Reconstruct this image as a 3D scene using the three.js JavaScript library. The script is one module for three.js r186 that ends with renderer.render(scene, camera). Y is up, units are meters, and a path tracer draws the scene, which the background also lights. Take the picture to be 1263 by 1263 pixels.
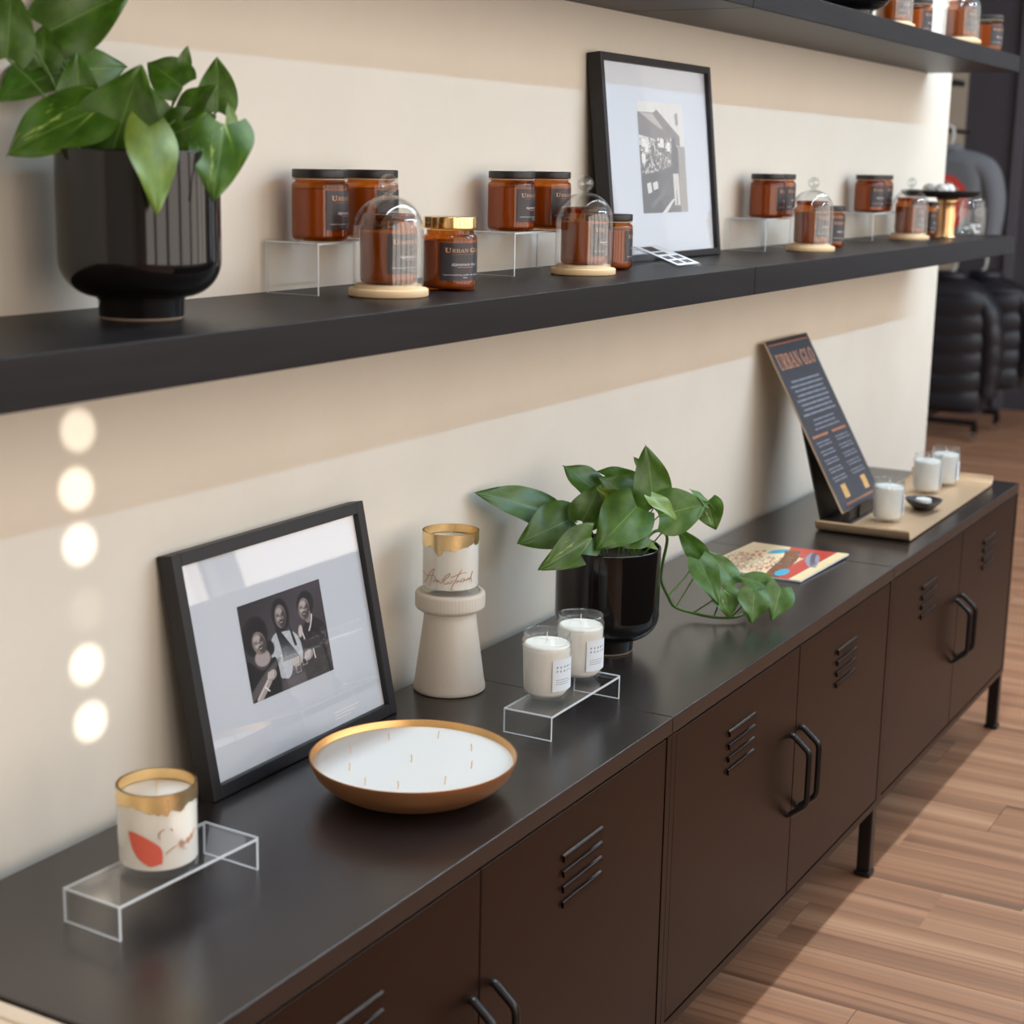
import * as THREE from 'three';
import { RoundedBoxGeometry } from 'three/addons/geometries/RoundedBoxGeometry.js';
import { mergeGeometries } from 'three/addons/utils/BufferGeometryUtils.js';
import { ImprovedNoise } from 'three/addons/math/ImprovedNoise.js';
import { Brush, Evaluator, SUBTRACTION } from 'three-bvh-csg';
import { RectAreaLightUniformsLib } from 'three/addons/lights/RectAreaLightUniformsLib.js';

// ---------------------------------------------------------------- camera, light, exposure
const scene = new THREE.Scene();
const renderer = new THREE.WebGLRenderer({ antialias: true });
renderer.toneMapping = THREE.LinearToneMapping;
renderer.toneMappingExposure = 1.0;
renderer.shadowMap.enabled = true;
RectAreaLightUniformsLib.init();
scene.background = new THREE.Color().setRGB(0.62, 0.72, 0.86);      // daylight sky outside the shop window

const camera = new THREE.PerspectiveCamera(34.7935, 1, 0.05, 60);
{
  const right = new THREE.Vector3(0.4963, 0.0188, 0.8679), up = new THREE.Vector3(0.1723, 0.9778, -0.1197), back = new THREE.Vector3(-0.8509, 0.2089, 0.482);
  camera.quaternion.setFromRotationMatrix(new THREE.Matrix4().makeBasis(right, up, back));
  camera.position.set(-2.0776, 1.4406, 1.305);
  camera.focus = 2.45;
  camera.userData.fStop = 5.2;
  scene.add(camera);
}
const LIGHT = {
  row: { color: [0.40, 0.70, 1.0], power: 98 },      // long lamp row high up in front of the wall
  aisle: { color: [0.76, 0.90, 1.0], power: 30 },     // lamp row right above the cabinet fronts
  window: { color: [1.0, 0.83, 0.67], power: 2.75 },   // daylight through the shop window
  disc: 26,                                           // sun thrown on the wall by the hanging mirror discs
};

// ---------------------------------------------------------------- helpers
let seed = 7;
const rnd = (a = 0, b = 1) => { seed = (seed * 1664525 + 1013904223) % 4294967296; return a + (b - a) * (seed / 4294967296); };
const noise = new ImprovedNoise();
const fbm = (x, y, z = 0, o = 4) => { let s = 0, a = 0.5; for (let i = 0; i < o; i++) { s += a * noise.noise(x, y, z + i * 7.3); x *= 2; y *= 2; a *= 0.5; } return s; };
const used = {};
const numbered = (n) => { used[n] = (used[n] ?? -1) + 1; return used[n] ? n + '_' + String(used[n]).padStart(3, '0') : n; };
const lin = (r, g, b) => new THREE.Color().setRGB(r, g, b);
function shade(o) { o.traverse((m) => { if (m.isMesh) { m.castShadow = true; m.receiveShadow = true; } }); return o; }
function thing(name, label, category, [x, y, z] = [0, 0, 0], turn = 0, group) {
  const o = new THREE.Group(); o.name = numbered(name); o.position.set(x, y, z); o.rotation.y = turn;
  o.userData = { label, category }; if (group) o.userData.group = group;
  scene.add(o); return o;
}
function part(name, geo, mat, parent, label) {
  const m = new THREE.Mesh(Array.isArray(geo) ? join(geo) : geo, mat); m.name = name; m.castShadow = m.receiveShadow = true;
  if (label) m.userData.label = label;
  parent.add(m); return m;
}
function struct(name, geo, mat, label) {
  const m = new THREE.Mesh(Array.isArray(geo) ? join(geo) : geo, mat); m.name = name; m.castShadow = m.receiveShadow = true;
  m.userData = { kind: 'structure', label, category: name.split('_')[0] }; scene.add(m); return m;
}
function copy(o, label, [x, y, z], turn = 0, group) {
  const c = o.clone(); c.name = numbered(o.name.replace(/_\d{3}$/, '')); c.position.set(x, y, z); c.rotation.y = turn;
  c.userData = { label, category: o.userData.category }; if (group) c.userData.group = group;
  scene.add(c); return c;
}
function join(list) {
  list = list.map((g) => (g.index ? g.toNonIndexed() : g.clone()));
  for (const g of list) for (const k of Object.keys(g.attributes)) if (!['position', 'normal', 'uv'].includes(k)) g.deleteAttribute(k);
  return mergeGeometries(list);
}
const box = (x0, x1, y0, y1, z0, z1) => new THREE.BoxGeometry(x1 - x0, y1 - y0, z1 - z0).translate((x0 + x1) / 2, (y0 + y1) / 2, (z0 + z1) / 2);
const rbox = (x0, x1, y0, y1, z0, z1, r = 0.002, s = 2) => new RoundedBoxGeometry(x1 - x0, y1 - y0, z1 - z0, s, r).translate((x0 + x1) / 2, (y0 + y1) / 2, (z0 + z1) / 2);
function boxUV(g, s = 1) {                       // uv in metres by the face's direction
  if (g.index) g = g.toNonIndexed();
  const p = g.attributes.position, n = g.attributes.normal, u = g.attributes.uv;
  for (let i = 0; i < p.count; i++) {
    const ax = Math.abs(n.getX(i)), ay = Math.abs(n.getY(i)), az = Math.abs(n.getZ(i));
    if (ay >= ax && ay >= az) u.setXY(i, p.getX(i) * s, p.getZ(i) * s); else if (az >= ax) u.setXY(i, p.getX(i) * s, p.getY(i) * s); else u.setXY(i, p.getZ(i) * s, p.getY(i) * s);
  }
  return g;
}
const lathe = (pts, seg = 48) => new THREE.LatheGeometry(smooth(pts), seg);
function smooth(pts) { return pts.map(([r, y]) => new THREE.Vector2(Math.max(r, 0), y)); }
function arc(cx, cy, r, a0, a1, n = 8) { const o = []; for (let i = 0; i <= n; i++) { const a = (a0 + (a1 - a0) * i / n) * Math.PI / 180; o.push([cx + r * Math.cos(a), cy + r * Math.sin(a)]); } return o; }
const tube = (pts, r, seg = 24, rad = 8) => new THREE.TubeGeometry(new THREE.CatmullRomCurve3(pts.map((p) => new THREE.Vector3(...p))), seg, r, rad, false);
function canvas(w, h, draw) {
  const c = document.createElement('canvas'); c.width = w; c.height = h; draw(c.getContext('2d'), w, h);
  const t = new THREE.CanvasTexture(c); t.colorSpace = THREE.SRGBColorSpace; t.anisotropy = 8; return t;
}
function data(w, h, f, color = true) {
  const a = new Uint8Array(w * h * 4);
  for (let y = 0; y < h; y++) for (let x = 0; x < w; x++) { const c = f(x / w, y / h); const i = (y * w + x) * 4; for (let k = 0; k < 3; k++) a[i + k] = Math.max(0, Math.min(255, Array.isArray(c) ? c[k] : c)); a[i + 3] = 255; }
  const t = new THREE.DataTexture(a, w, h); t.wrapS = t.wrapT = THREE.RepeatWrapping; t.magFilter = THREE.LinearFilter; t.minFilter = THREE.LinearMipmapLinearFilter; t.generateMipmaps = true; t.needsUpdate = true;
  if (color) t.colorSpace = THREE.SRGBColorSpace; return t;
}
const tile = (f) => (u, v) => {                   // seamless noise
  const a = f(u, v), b = f(u - 1, v), c = f(u, v - 1), d = f(u - 1, v - 1); return (a * (1 - u) + b * u) * (1 - v) + (c * (1 - u) + d * u) * v;
};
const mix = (a, b, t) => a.map((v, i) => v + (b[i] - v) * t);
const std = (o) => new THREE.MeshStandardMaterial(o);
const phy = (o) => new THREE.MeshPhysicalMaterial(o);

// ---------------------------------------------------------------- materials
const grit = data(256, 256, tile((u, v) => 128 + 150 * fbm(u * 40, v * 40, 1, 3)), false);
const paintMap = data(256, 256, (u, v) => { const n = tile((a, b) => fbm(a * 6, b * 6, 3, 4))(u, v); return [230 + 8 * n, 222 + 8 * n, 208 + 9 * n]; });
const grainDark = data(1024, 256, (u, v) => {
  const n = tile((a, b) => fbm(a * 5, b * 70, 2, 4))(u, v), m = tile((a, b) => fbm(a * 16, b * 200, 5, 2))(u, v); const t = 0.5 + n * 1.1 + m * 0.6;
  return mix([13, 11, 13], [33, 29, 31], Math.max(0, Math.min(1, t)));
});
const M = {
  wall: std({ map: paintMap, roughness: 0.9, bumpMap: grit, bumpScale: 0.0003 }),
  white: std({ color: lin(0.72, 0.7, 0.66), roughness: 0.9 }),
  charcoal: std({ color: lin(0.085, 0.075, 0.086), roughness: 0.75 }),
  endwall: std({ color: lin(0.075, 0.066, 0.075), roughness: 0.75 }),
  beige: std({ color: lin(0.55, 0.45, 0.34), roughness: 0.85 }),
  shelf: phy({ map: grainDark, roughness: 0.4, specularIntensity: 0.42, bumpMap: grainDark, bumpScale: 0.0002 }),
  metal: phy({ color: lin(0.016, 0.012, 0.0115), roughness: 0.27, ior: 1.7, bumpMap: grit, bumpScale: 0.00006 }),
  metalDoor: phy({ color: lin(0.0115, 0.0042, 0.0024), roughness: 0.35, specularIntensity: 0.7, specularColor: lin(1, 0.8, 0.68), ior: 1.5, bumpMap: grit, bumpScale: 0.00008 }),
  handle: std({ color: lin(0.012, 0.011, 0.012), roughness: 0.3 }),
  frame: std({ color: lin(0.010, 0.0085, 0.010), roughness: 0.5 }),
  mat: std({ color: lin(0.61, 0.65, 0.71), roughness: 0.85 }),
  pot: phy({ color: lin(0.006, 0.005, 0.005), roughness: 0.08, specularIntensity: 0.85 }),
  rawclay: std({ color: lin(0.35, 0.27, 0.2), roughness: 0.9 }),
  soil: std({ color: lin(0.03, 0.022, 0.016), roughness: 1 }),
  stem: std({ color: lin(0.07, 0.16, 0.02), roughness: 0.45 }),
  glass: phy({ color: lin(0.97, 0.98, 0.98), transmission: 1, thickness: 0, roughness: 0.0, ior: 1.5 }),
  pane: phy({ color: lin(1, 1, 1), transmission: 1, thickness: 0, roughness: 0.0, ior: 1.45 }),
  acrylic: phy({ color: lin(0.97, 0.98, 0.985), transmission: 1, thickness: 0, roughness: 0.02, ior: 1.49 }),
  acrylicEdge: phy({ color: lin(0.86, 0.89, 0.92), transmission: 0.35, thickness: 0, roughness: 0.5, ior: 1.49 }),
  amber: phy({ color: lin(0.64, 0.315, 0.075), transmission: 1, thickness: 0, roughness: 0.03, ior: 1.5 }),
  waxAmber: std({ color: lin(0.62, 0.45, 0.24), roughness: 0.8 }),
  wax: phy({ color: lin(0.84, 0.81, 0.75), roughness: 0.45 }),
  waxWhite: phy({ color: lin(0.69, 0.685, 0.67), roughness: 0.4 }),
  wick: std({ color: lin(0.75, 0.55, 0.36), roughness: 0.9 }),
  whiteWick: std({ color: lin(0.8, 0.76, 0.68), roughness: 0.9 }),
  lidBlack: std({ color: lin(0.010, 0.009, 0.010), roughness: 0.42 }),
  seal: std({ color: lin(0.55, 0.42, 0.3), roughness: 0.6 }),
  gold: std({ color: lin(0.92, 0.62, 0.26), roughness: 0.14, metalness: 1 }),
  foil: std({ color: lin(1.0, 0.74, 0.38), roughness: 0.3, metalness: 1, bumpMap: grit, bumpScale: 0.0006 }),
  copperLine: std({ color: lin(0.66, 0.34, 0.2), roughness: 0.35, metalness: 0.8 }),
  petal: std({ color: lin(0.72, 0.13, 0.085), roughness: 0.5 }),
  bowlOut: std({ color: lin(0.50, 0.23, 0.10), roughness: 0.5, metalness: 0.85, bumpMap: grit, bumpScale: 0.0003 }),
  bowlIn: std({ color: lin(0.80, 0.49, 0.20), roughness: 0.35, metalness: 0.9 }),
  tray: std({ color: lin(0.66, 0.47, 0.30), roughness: 0.48, metalness: 0.75, bumpMap: grit, bumpScale: 0.0004 }),
  lightwood: std({ color: lin(0.80, 0.58, 0.34), roughness: 0.55 }),
  paper: std({ color: lin(0.78, 0.82, 0.87), roughness: 0.8 }),
  stoneDish: std({ color: lin(0.025, 0.026, 0.032), roughness: 0.45 }),
  wood: std({ color: lin(0.58, 0.42, 0.27), roughness: 0.6 }),
  chrome: std({ color: lin(0.7, 0.72, 0.75), roughness: 0.2, metalness: 1 }),
  mirror: std({ color: lin(0.9, 0.9, 0.9), roughness: 0.03, metalness: 1 }),
  puffer: std({ color: lin(0.022, 0.019, 0.023), roughness: 0.42 }),
  fleece: std({ color: lin(0.20, 0.205, 0.22), roughness: 0.95 }),
  hanger: std({ color: lin(0.78, 0.75, 0.7), roughness: 0.5 }),
  cream: std({ color: lin(0.66, 0.52, 0.38), roughness: 0.6 }),
};
for (const k of ['glass', 'pane', 'acrylic', 'amber']) M[k].side = THREE.DoubleSide;

// speckled stoneware
const speck = data(256, 256, (u, v) => { const n = tile((a, b) => fbm(a * 60, b * 60, 9, 2))(u, v); const d = Math.max(0, Math.min(1, (n - 0.22) * 6)); return mix([216, 208, 196], [150, 132, 112], d); });
speck.repeat.set(5, 3);
M.stone = std({ map: speck, roughness: 0.5 });

// ---------------------------------------------------------------- the room
const WALL = -0.03, CT = 0.6602, D = 0.4024, ST = 1.2708, SB = 1.2223, SF = 0.2472, UB = 1.7062, UT = 1.749, UF = 0.22;
const CEIL = 4.2;
const floorBase = struct('floor', boxUV(box(-6.2, 8.4, -0.12, -0.008, -4.2, 4.7)), std({ color: lin(0.32, 0.16, 0.085), roughness: 0.5 }), 'brown wood plank floor');
{ // planks laid across the aisle, each its own board
  const plankTex = [];
  for (let k = 0; k < 5; k++) {
    const o = k * 13.7;
    plankTex.push(data(192, 1024, (u, v) => {
      const wob = fbm(u * 1.5 + o, v * 1.1, o, 3);
      const band = fbm((u + wob * 0.16) * 2.1 + o, v * 0.34 + o, 2.1, 3);
      const fine = fbm((u + wob * 0.1) * 26 + o, v * 1.1, 4.2, 3);
      const streak = fbm((u + wob * 0.14) * 4.6 + o, v * 0.42 + 5, 8.8, 2);
      let c = mix([172, 116, 84], [212, 160, 124], Math.max(0, Math.min(1, 0.5 + band * 1.7)));
      c = mix(c, [112, 76, 58], Math.max(0, Math.min(0.75, (streak - 0.1) * 2.8)));
      c = mix(c, [160, 138, 114], Math.max(0, Math.min(0.5, (-band - 0.1) * 1.8)));
      c = mix(c, [126, 84, 60], Math.max(0, Math.min(0.42, (fine - 0.05) * 1.3)));
      return c;
    }));
  }
  const mats = plankTex.map((t) => std({ map: t, roughness: 0.42, bumpMap: t, bumpScale: 0.0003 }));
  const PW = 0.184, PL = 1.22, geos = [];
  for (let k = 0; k < 4; k++) {
    const g = new THREE.BoxGeometry(PW - 0.0012, 0.008, PL - 0.0012);
    const u = g.attributes.uv; for (let i = 0; i < u.count; i++) u.setXY(i, (k % 2 ? 1 - u.getX(i) : u.getX(i)), u.getY(i) * 0.98 + k * 0.25);
    geos.push(g);
  }
  const offs = [0, 0.52, 0.88, 0.27, 0.7, 0.13];
  for (let i = -2; i < 45; i++) for (let j = -2; j < 2; j++) {
    const m = part('plank', geos[(i * 3 + j + 20) % 4], mats[(i * 7 + j * 3 + 70) % 5], floorBase);
    m.position.set(0.05 + i * PW, -0.004, 0.1 + j * PL + offs[(i + 12) % 6] * PL * 0.99);
  }
}
const wallB = struct('wall_back', boxUV(box(-6, 2.83, 0, CEIL, WALL - 0.12, WALL)), M.wall, 'cream painted display wall behind shelves and cabinets');
struct('wall_end', box(8.2, 8.4, 0, CEIL, -1.385, 0.7), M.endwall, 'charcoal end wall behind the clothes rack');
struct('trim_1', rbox(8.165, 8.2, 0, CEIL, -1.085, -1.025, 0.004), std({ color: lin(0.12, 0.108, 0.12), roughness: 0.6 }), 'slim charcoal upright on the end wall');
struct('wall_alcove', box(8.2, 8.4, 0, CEIL, -4, -1.385), M.beige, 'beige end wall beside the charcoal wall');
struct('wall_rear', box(-6, 8.4, 0, CEIL, -4.2, -4), M.charcoal, 'charcoal rear wall of the stock area');
struct('wall_left', box(-6.2, -6, 0, CEIL, -4, 4.5), M.white, 'off white wall on the entrance side');
struct('ceiling', box(-6.2, 8.4, CEIL, CEIL + 0.15, -4.2, 4.7), M.white, 'white ceiling');
// tall shop windows, out of the picture: in the end wall and in the wall opposite the display
function windowWall(name, label, openings, u0, u1, place, aim, gain = 1, mat = M.white) {
  const y0 = 0.45, y1 = 3.75, list = []; let u = u0;
  for (const [c, w] of openings) { list.push([u, c - w / 2, 0, CEIL], [c - w / 2, c + w / 2, 0, y0], [c - w / 2, c + w / 2, y1, CEIL]); u = c + w / 2; }
  list.push([u, u1, 0, CEIL]);
  struct(name, list.map(([a, b, c, d]) => place(a, b, c, d, 0, 0.2)), mat, label);
  openings.forEach(([c, w]) => {
    const win = struct('window_' + (++windows), [place(c - w / 2, c + w / 2, y0, y0 + 0.05, 0.06, 0.14), place(c - w / 2, c + w / 2, y1 - 0.05, y1, 0.06, 0.14), place(c - w / 2, c - w / 2 + 0.05, y0, y1, 0.06, 0.14), place(c + w / 2 - 0.05, c + w / 2, y0, y1, 0.06, 0.14)], M.frame, 'tall narrow shop window with a dark frame');
    part('pane', place(c - w / 2 + 0.05, c + w / 2 - 0.05, y0 + 0.05, y1 - 0.05, 0.097, 0.103), M.pane, win);
    const l = new THREE.RectAreaLight(lin(...LIGHT.window.color), LIGHT.window.power * gain, w - 0.1, y1 - y0 - 0.1);
    const [p, q] = aim(c, (y0 + y1) / 2); l.position.set(...p); l.lookAt(...q); l.name = 'window_daylight'; scene.add(l);
  });
}
let windows = 0;
windowWall('wall_right', 'charcoal end wall with tall shop windows', [[1.9, 0.9], [3.4, 0.9]], 0.7, 4.5, (a, b, c, d, t0, t1) => box(8.2 + t0, 8.2 + t1, c, d, a, b), (c, y) => [[8.25, y, c], [0, y, c]], 0.12, M.charcoal);
windowWall('wall_front', 'white wall with tall shop windows opposite the display', [[-3.7, 1.3], [-2.2, 1.3], [-0.7, 1.3], [0.8, 1.3], [2.3, 1.3], [3.8, 1.3], [5.3, 1.3]], -6.2, 8.4, (a, b, c, d, t0, t1) => box(a, b, c, d, 4.5 + t0, 4.5 + t1), (c, y) => [[c, y, 4.55], [c, y, 0]]);
function lampRow(name, label, x0, x1, y, z, w, aim, light) {        // a housing with a glowing face and an area light of the same size
  const len = x1 - x0, t = thing(name, label, 'lamp', [(x0 + x1) / 2, y, z]);
  const g = new THREE.Group();
  const dir = new THREE.Vector3(...aim).sub(t.position);
  g.quaternion.setFromUnitVectors(new THREE.Vector3(0, -1, 0), new THREE.Vector3(0, dir.y, dir.z).normalize());
  const place = (geo) => geo.applyQuaternion(g.quaternion);
  part('housing', place(rbox(-len / 2 - 0.02, len / 2 + 0.02, 0, 0.07, -w / 2 - 0.015, w / 2 + 0.015, 0.006)), M.white, t);
  part('diffuser', place(box(-len / 2, len / 2, -0.004, 0, -w / 2, w / 2)), std({ color: lin(0.8, 0.8, 0.8), emissive: lin(...light.color), emissiveIntensity: light.glow ?? 2 }), t);
  for (const s of [-1, 1]) part('suspension', tube([[s * len * 0.4, 0.05, 0], [s * len * 0.4, (CEIL - y) * 0.5 + 0.03, 0], [s * len * 0.4, CEIL - y - 0.004, 0]], 0.003, 4, 5), M.white, t);
  const l = new THREE.RectAreaLight(lin(...light.color), light.power, len, w);
  l.position.copy(t.position).addScaledVector(new THREE.Vector3(0, dir.y, dir.z).normalize(), 0.008);
  l.lookAt(l.position.clone().add(new THREE.Vector3(0, dir.y, dir.z))); l.name = name + '_light'; scene.add(l);
}
lampRow('linear_lamp', 'long cool white linear lamp hung high opposite the display wall', 0.4, 6.4, 3.85, 4.0, 0.07, [0, 1.2, 0], LIGHT.row);
lampRow('linear_lamp', 'white linear lamp hung straight above the cabinet fronts', -1.5, 5.0, 3.3, 0.58, 0.16, [0, 0, 0.62], LIGHT.aisle);

// ---------------------------------------------------------------- shelves
function shelfBoard(label, x0, x1, y0, y1, zf) {
  const t = new THREE.Mesh(boxUV(rbox(x0, x1, y0, y1, WALL, zf, 0.0015)), M.shelf); t.name = numbered('wall_shelf'); t.castShadow = t.receiveShadow = true;
  t.userData = { label, category: 'shelf' }; scene.add(t);
}
shelfBoard('black wood wall shelf carrying the large potted pothos', -1.27, 0.6352, SB, ST, SF);
shelfBoard('black wood wall shelf carrying the black cake stand at its end', 0.6375, 2.5756, SB, ST, SF);
shelfBoard('topmost black wood shelf joined to the board with amber jars', -1.27, 0.6352, UB, UT, UF);
shelfBoard('topmost black wood shelf with amber jars near its free end', 0.6375, 2.578, UB, UT, UF);

// ---------------------------------------------------------------- sideboard cabinets
const YB = 0.1525, UW = 1.08, csg = new Evaluator(); csg.attributes = ['position', 'normal', 'uv']; csg.useGroups = false;
const doorCache = {};
function doorGeo(a, b, gap) {                                        // pressed door with four real slots behind its louvres
  const key = a.toFixed(4); if (doorCache[key]) return doorCache[key];
  let br = new Brush(rbox(a, b, YB + 0.0145 + gap, CT - 0.0265 - gap, D - 0.022, D - 0.0008, 0.0014)); br.updateMatrixWorld();
  for (let k = 0; k < 4; k++) { const y = 0.572 - k * 0.0212, cut = new Brush(box((a + b) / 2 - 0.055, (a + b) / 2 + 0.055, y - 0.0118, y - 0.003, D - 0.018, D + 0.01)); cut.updateMatrixWorld(); br = csg.evaluate(br, cut, SUBTRACTION); br.updateMatrixWorld(); }
  return (doorCache[key] = boxUV(br.geometry));
}
function cabinet(x0, label, leftLegs) {
  const t = thing('locker_cabinet', label, 'cabinet', [x0, 0, 0], 0, 'row of black locker cabinets');
  part('body', [box(0.0006, UW - 0.0006, YB, CT - 0.0265, 0.0, D - 0.024), box(0.0006, 0.0155, YB, CT - 0.0265, D - 0.03, D), box(UW - 0.0155, UW - 0.0006, YB, CT - 0.0265, D - 0.03, D), box(0.0155, UW - 0.0155, YB, YB + 0.0145, D - 0.03, D)], M.metalDoor, t);
  part('top_panel', boxUV(rbox(0.0004, UW - 0.0004, CT - 0.0258, CT, 0.0, D, 0.0016)), M.metal, t);
  const gap = 0.0024, doors = [[0.0155 + gap, 0.54 - gap / 2, 1], [0.54 + gap / 2, UW - 0.0155 - gap, -1]];
  for (const [a, b, s] of doors) {
    const d = part('door', doorGeo(a, b, gap), M.metalDoor, t);
    const cx = (a + b) / 2;
    for (let k = 0; k < 4; k++) {                                    // pressed louvres, open at the sides and below
      const y = 0.572 - k * 0.0212, pts = [];
      pts.push([0, 0], [0.0022, -0.0008], [0.0034, -0.0022], [0.0039, -0.0042], [0.0041, -0.0075], [0.0043, -0.0105]);
      const sh = new THREE.Shape(); pts.forEach(([z, yy], i) => (i ? sh.lineTo(z, yy) : sh.moveTo(z, yy)));
      for (let i = 5; i >= 0; i--) sh.lineTo(Math.max(0, pts[i][0] - 0.0012), pts[i][1] - 0.0006);
      const g = new THREE.ExtrudeGeometry(sh, { depth: 0.112, bevelEnabled: false }).rotateY(Math.PI / 2).scale(1, 1, -1);
      g.translate(cx - 0.056, y, D - 0.0008);
      const idx = g.attributes.position; const arr = idx.array;      // restore winding after the mirror
      for (let i = 0; i < arr.length; i += 9) for (let q = 0; q < 3; q++) { const w = arr[i + 3 + q]; arr[i + 3 + q] = arr[i + 6 + q]; arr[i + 6 + q] = w; }
      g.computeVertexNormals();
      part('louvre', g, M.metalDoor, d);
    }
    const hx = s > 0 ? b - 0.02 : a + 0.028;
    const path = new THREE.CurvePath(), V = (y, z) => new THREE.Vector3(hx, y, z);
    const z0 = D - 0.002, z1 = D + 0.034;
    const P = [V(0.474, z0), V(0.474, D + 0.004), V(0.452, z1 - 0.004), V(0.44, z1), V(0.362, z1), V(0.35, z1 - 0.004), V(0.328, D + 0.004), V(0.328, z0)];
    const curve = new THREE.CatmullRomCurve3(P, false, 'catmullrom', 0.15);
    part('handle', new THREE.TubeGeometry(curve, 48, 0.0055, 8, false), M.handle, d);
  }
  for (const lx of leftLegs ? [0.012, UW - 0.03] : [UW - 0.03]) for (const lz of [0.02, D - 0.029]) {
    const leg = part('leg', rbox(lx, lx + 0.028, 0.012, YB + 0.002, lz, lz + 0.028, 0.003), M.handle, t);
    part('foot', rbox(lx - 0.003, lx + 0.031, 0, 0.013, lz - 0.003, lz + 0.031, 0.004), M.handle, leg);
  }
}
cabinet(-UW, 'black metal locker cabinet holding the framed portrait and copper bowl candle', true);
cabinet(0, 'black metal locker cabinet holding the trailing pothos and the magazine', false);
cabinet(UW, 'black metal locker cabinet holding the gold tray and menu sign', false);

{ // pale table that stands at the near end of the cabinets
  const t = thing('side_table', 'pale wood table edge beside the end of the first cabinet', 'table', [-1.5, 0, 0.2]);
  part('tabletop', [rbox(-0.39, 0.394, 0.617, 0.658, -0.21, 0.26, 0.003), rbox(0.3955, 0.4175, 0.617, 0.658, -0.21, 0.26, 0.003)], M.cream, t);
  for (const [lx, lz] of [[-0.37, -0.19], [0.35, -0.19], [-0.37, 0.2], [0.35, 0.2]]) part('leg', rbox(lx, lx + 0.04, 0, 0.618, lz, lz + 0.04, 0.004), M.cream, t);
}

{ // dark counter along the middle of the shop, out of the picture: it keeps the low window light off the aisle floor
  const t = thing('display_counter', 'long charcoal display counter across the aisle from the cabinets', 'counter', [2.2, 0, 2.0]);
  part('body', [box(-2.9, 2.9, 0.06, 0.86, -0.4, 0.4), box(-2.86, 2.86, 0, 0.06, -0.36, 0.36)], M.frame, t);
  part('worktop', rbox(-2.94, 2.94, 0.86, 0.9, -0.44, 0.44, 0.004), M.frame, t);
}

// ---------------------------------------------------------------- pots and pothos plants
function potParts(t) {
  const R = 0.0855, H = 0.176;
  const prof = [[0, 0], [0.0425, 0], [0.0445, 0.0018], [0.0452, 0.02], [0.048, 0.0235], ...arc(0.0455, 0.0635, 0.040, -88, 0, 12), [R, 0.09], [R, 0.13], [R - 0.0004, H - 0.002], [R - 0.002, H], [R - 0.0042, H - 0.001], [R - 0.005, H - 0.006], [R - 0.006, 0.1], [0.05, 0.04], [0, 0.036]];
  part('pot', lathe(prof, 72), M.pot, t, 'glossy black ceramic footed pot');
  part('foot_ring', lathe([[0.0405, -0.0], [0.0435, 0.0], [0.0448, 0.0022], [0.0447, 0.0028], [0.041, 0.0024], [0.0405, 0]], 60), M.rawclay, t);
  const soil = new THREE.CircleGeometry(R - 0.0055, 40, 0, Math.PI * 2).rotateX(-Math.PI / 2).translate(0, 0.155, 0);
  part('soil', soil, M.soil, t);
}
const leafTex = (variegated, hue) => data(256, 256, (u, v) => {
  const s = Math.abs(u - 0.5) * 2, n = fbm(u * 5 + hue, v * 5, hue, 4);
  let c = mix(hue > 5 ? [92, 124, 26] : [48, 86, 12], hue > 5 ? [134, 160, 50] : [80, 118, 32], 0.5 + n);
  const vein = Math.abs(((v * 9 - s * 2.2) % 1 + 1) % 1 - 0.5) * 2;
  c = mix(c, [104, 138, 72], Math.max(0, (vein - 0.86) * 2.2) * 0.5);
  c = mix(c, [128, 158, 88], Math.max(0, 1 - s * 22) * 0.7);
  if (variegated) { const k = fbm(u * 9 + s * 4, v * 5 - s * 5, 4.4 + hue, 3); c = mix(c, [176, 196, 104], Math.max(0, Math.min(0.85, (k - 0.2) * 6))); }
  return c;
});
const leafMats = [leafTex(false, 1), leafTex(true, 2), leafTex(false, 3), leafTex(false, 7)].map((t, i) => phy({ map: t, roughness: 0.4, bumpMap: t, bumpScale: 0.0006, side: THREE.DoubleSide, transmission: i === 3 ? 0.35 : 0.12, thickness: 0 }));
function leafGeo(L, W, bend, fold, twist) {
  const nu = 16, nv = 10, pos = [], uv = [], idx = [];
  for (let i = 0; i <= nu; i++) for (let j = 0; j <= nv; j++) {
    const u = i / nu, v = (j / nv) * 2 - 1, a = Math.abs(v);
    const w = W * 0.5 * Math.pow(Math.sin(Math.PI * Math.pow(u * 0.94 + 0.06, 0.62)), 0.82) * (1 - 0.2 * u) * 1.12;
    const x = v * w, lobe = Math.pow(1 - u, 5) * 0.13 * L * Math.pow(a, 1.4);
    const y = u * L - lobe + 0.0;
    const tip = Math.max(0, u - 0.75);
    const z = fold * a * w * 0.8 - bend * L * (u * u - 0.0) + bend * L * 0.9 * u * 0.6 - 0.12 * w * a * a + 0.0025 * Math.sin(u * 9 + v * 2.2) * a * (W / 0.05) - tip * tip * L * 0.8 * bend * 4 + twist * v * w * u;
    pos.push(x, y, z); uv.push((v + 1) / 2, u);
  }
  for (let i = 0; i < nu; i++) for (let j = 0; j < nv; j++) { const a = i * (nv + 1) + j, b = a + 1, c = a + nv + 1, d = c + 1; idx.push(a, b, c, b, d, c); }
  const g = new THREE.BufferGeometry(); g.setAttribute('position', new THREE.Float32BufferAttribute(pos, 3)); g.setAttribute('uv', new THREE.Float32BufferAttribute(uv, 2)); g.setIndex(idx); g.computeVertexNormals(); return g;
}
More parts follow.
